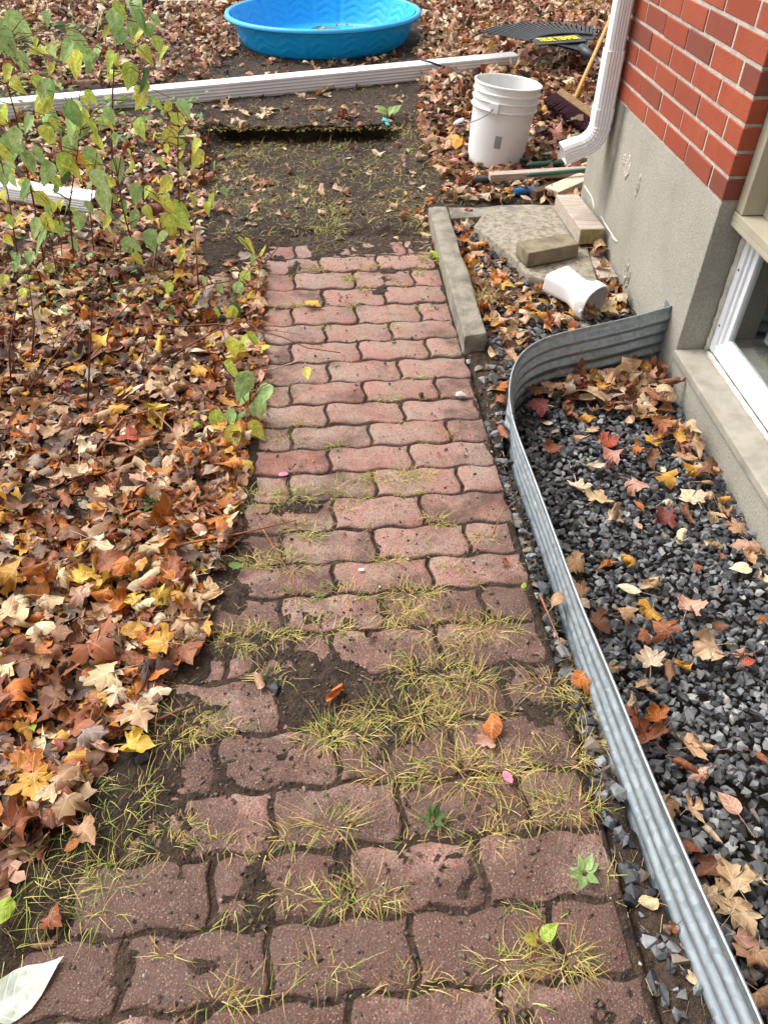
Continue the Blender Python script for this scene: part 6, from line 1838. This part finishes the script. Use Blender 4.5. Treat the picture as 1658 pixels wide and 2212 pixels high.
# small weeds with leaves
def weed(label, px, py, n, size, key='g', flat=0.5, colkey=None):
    p = at(px, py, 0.0); z0 = float(surf(p.x, p.y)); org = Vector((p.x, p.y, z0))
    root = empty('weed', org); tag(root, label, 'weed')
    mb = MB(); mb.tube([(0, 0, -0.01), (0, 0, 0.012)], 0.0022, 6); mb.build('crown', M['stem'], root)
    for i in range(n):
        a = 2 * math.pi * i / n + rpl.normal(0, 0.3)
        dv = Vector((math.cos(a), math.sin(a), flat + rpl.normal(0, 0.15)))
        s = size * 1.25 * rpl.uniform(0.7, 1.15)
        c = org + Vector((0, 0, 0.008)) + dv.normalized() * s * 0.5
        place_leaf(root, org, c, s, key, dv)
    return root
weed('small green weed growing between near right pavers', 1258, 1892, 7, 0.032)
weed('single upright green leaf in a joint near the bottom', 1160, 2038, 2, 0.05, 'y', 1.2)
weed('grey-green weed in the leaf bed', 332, 1092, 7, 0.04, 'd')
weed('broad-leaved weed at the end of the cut step', 838, 275, 5, 0.09, 'g', 0.9)
weed('dark green weed in the joint below the pink leaf', 935, 1778, 6, 0.03, 'd')
weed('green weed at the edging beside the far pavers', 952, 562, 6, 0.05, 'y', 0.8)
weed('small weed in the grass near the bottom left', 30, 1470, 5, 0.04)
weed('leafy weed behind the long white pipe', 262, 188, 8, 0.10, 'y', 0.6)
weed('dark leafy weed far back left of the tall shrub', 160, 88, 9, 0.14, 'd', 0.5)
weed('bright green weed between shrub and white pipe', 100, 140, 9, 0.14, 'y', 0.6)
# ground cover by the left shrubs
gc = Pile()
for _ in range(520):
    u = rpl.random()
    if u < 0.5: px, py = rpl.uniform(-40, 170), rpl.uniform(70, 270)
    elif u < 0.8: px, py = rpl.uniform(0, 460), rpl.uniform(250, 330)
    else: px, py = rpl.uniform(0, 420), rpl.uniform(520, 720)
    p = at(px, py)
    V, F, U = leaf_geo('heart' if rpl.random() < 0.6 else 'oval', rpl.uniform(0.03, 0.06) * (1.35 if py < 330 else 0.8), rpl, 0.4, 2, False)
    V = V @ rot_mat(rpl, 0.5).T + np.array([p.x, p.y, float(gz(p.x, p.y)) + rpl.uniform(0.02, 0.10)])
    c = vary([s2l(120, 156, 82), s2l(150, 180, 84), s2l(98, 130, 74)][rpl.integers(3)], rpl, 0.1)
    gc.add(V, F, leaf_colors(V, c, rpl), U)
o = gc.build('ground_cover', M['green']); tag(o, 'low green ground cover among the leaves by the shrubs', 'ground cover', kind='stuff')

# ------------------------------------------------------------------ labels: tell look-alike leaves apart by their place from the bottom of the view
_by = {}
for o in COL.objects:
    if o.parent is None and o.get('category') == 'leaf' and 'label' in o:
        _by.setdefault(o['label'], []).append(o)
_ord = ['', 'second ', 'third ', 'fourth ', 'fifth ', 'sixth ', 'seventh ', 'eighth ', 'ninth ', 'tenth ', 'eleventh ', 'twelfth ', 'thirteenth ', 'fourteenth ', 'fifteenth ']
_num = ['zero', 'one', 'two', 'three', 'four', 'five', 'six', 'seven', 'eight', 'nine', 'ten', 'eleven', 'twelve', 'thirteen', 'fourteen', 'fifteen']
def screen_y(o):
    x, y, z = o.location
    q = y * CP - (z - CAM_H) * SP; v = y * SP + (z - CAM_H) * CP
    return v / q
for lab_, objs in _by.items():
    if 1 < len(objs) <= 15:
        objs.sort(key=screen_y)
        for i, o in enumerate(objs):
            o['label'] = f'{lab_}, {_ord[i]}lowest of {_num[len(objs)]}'
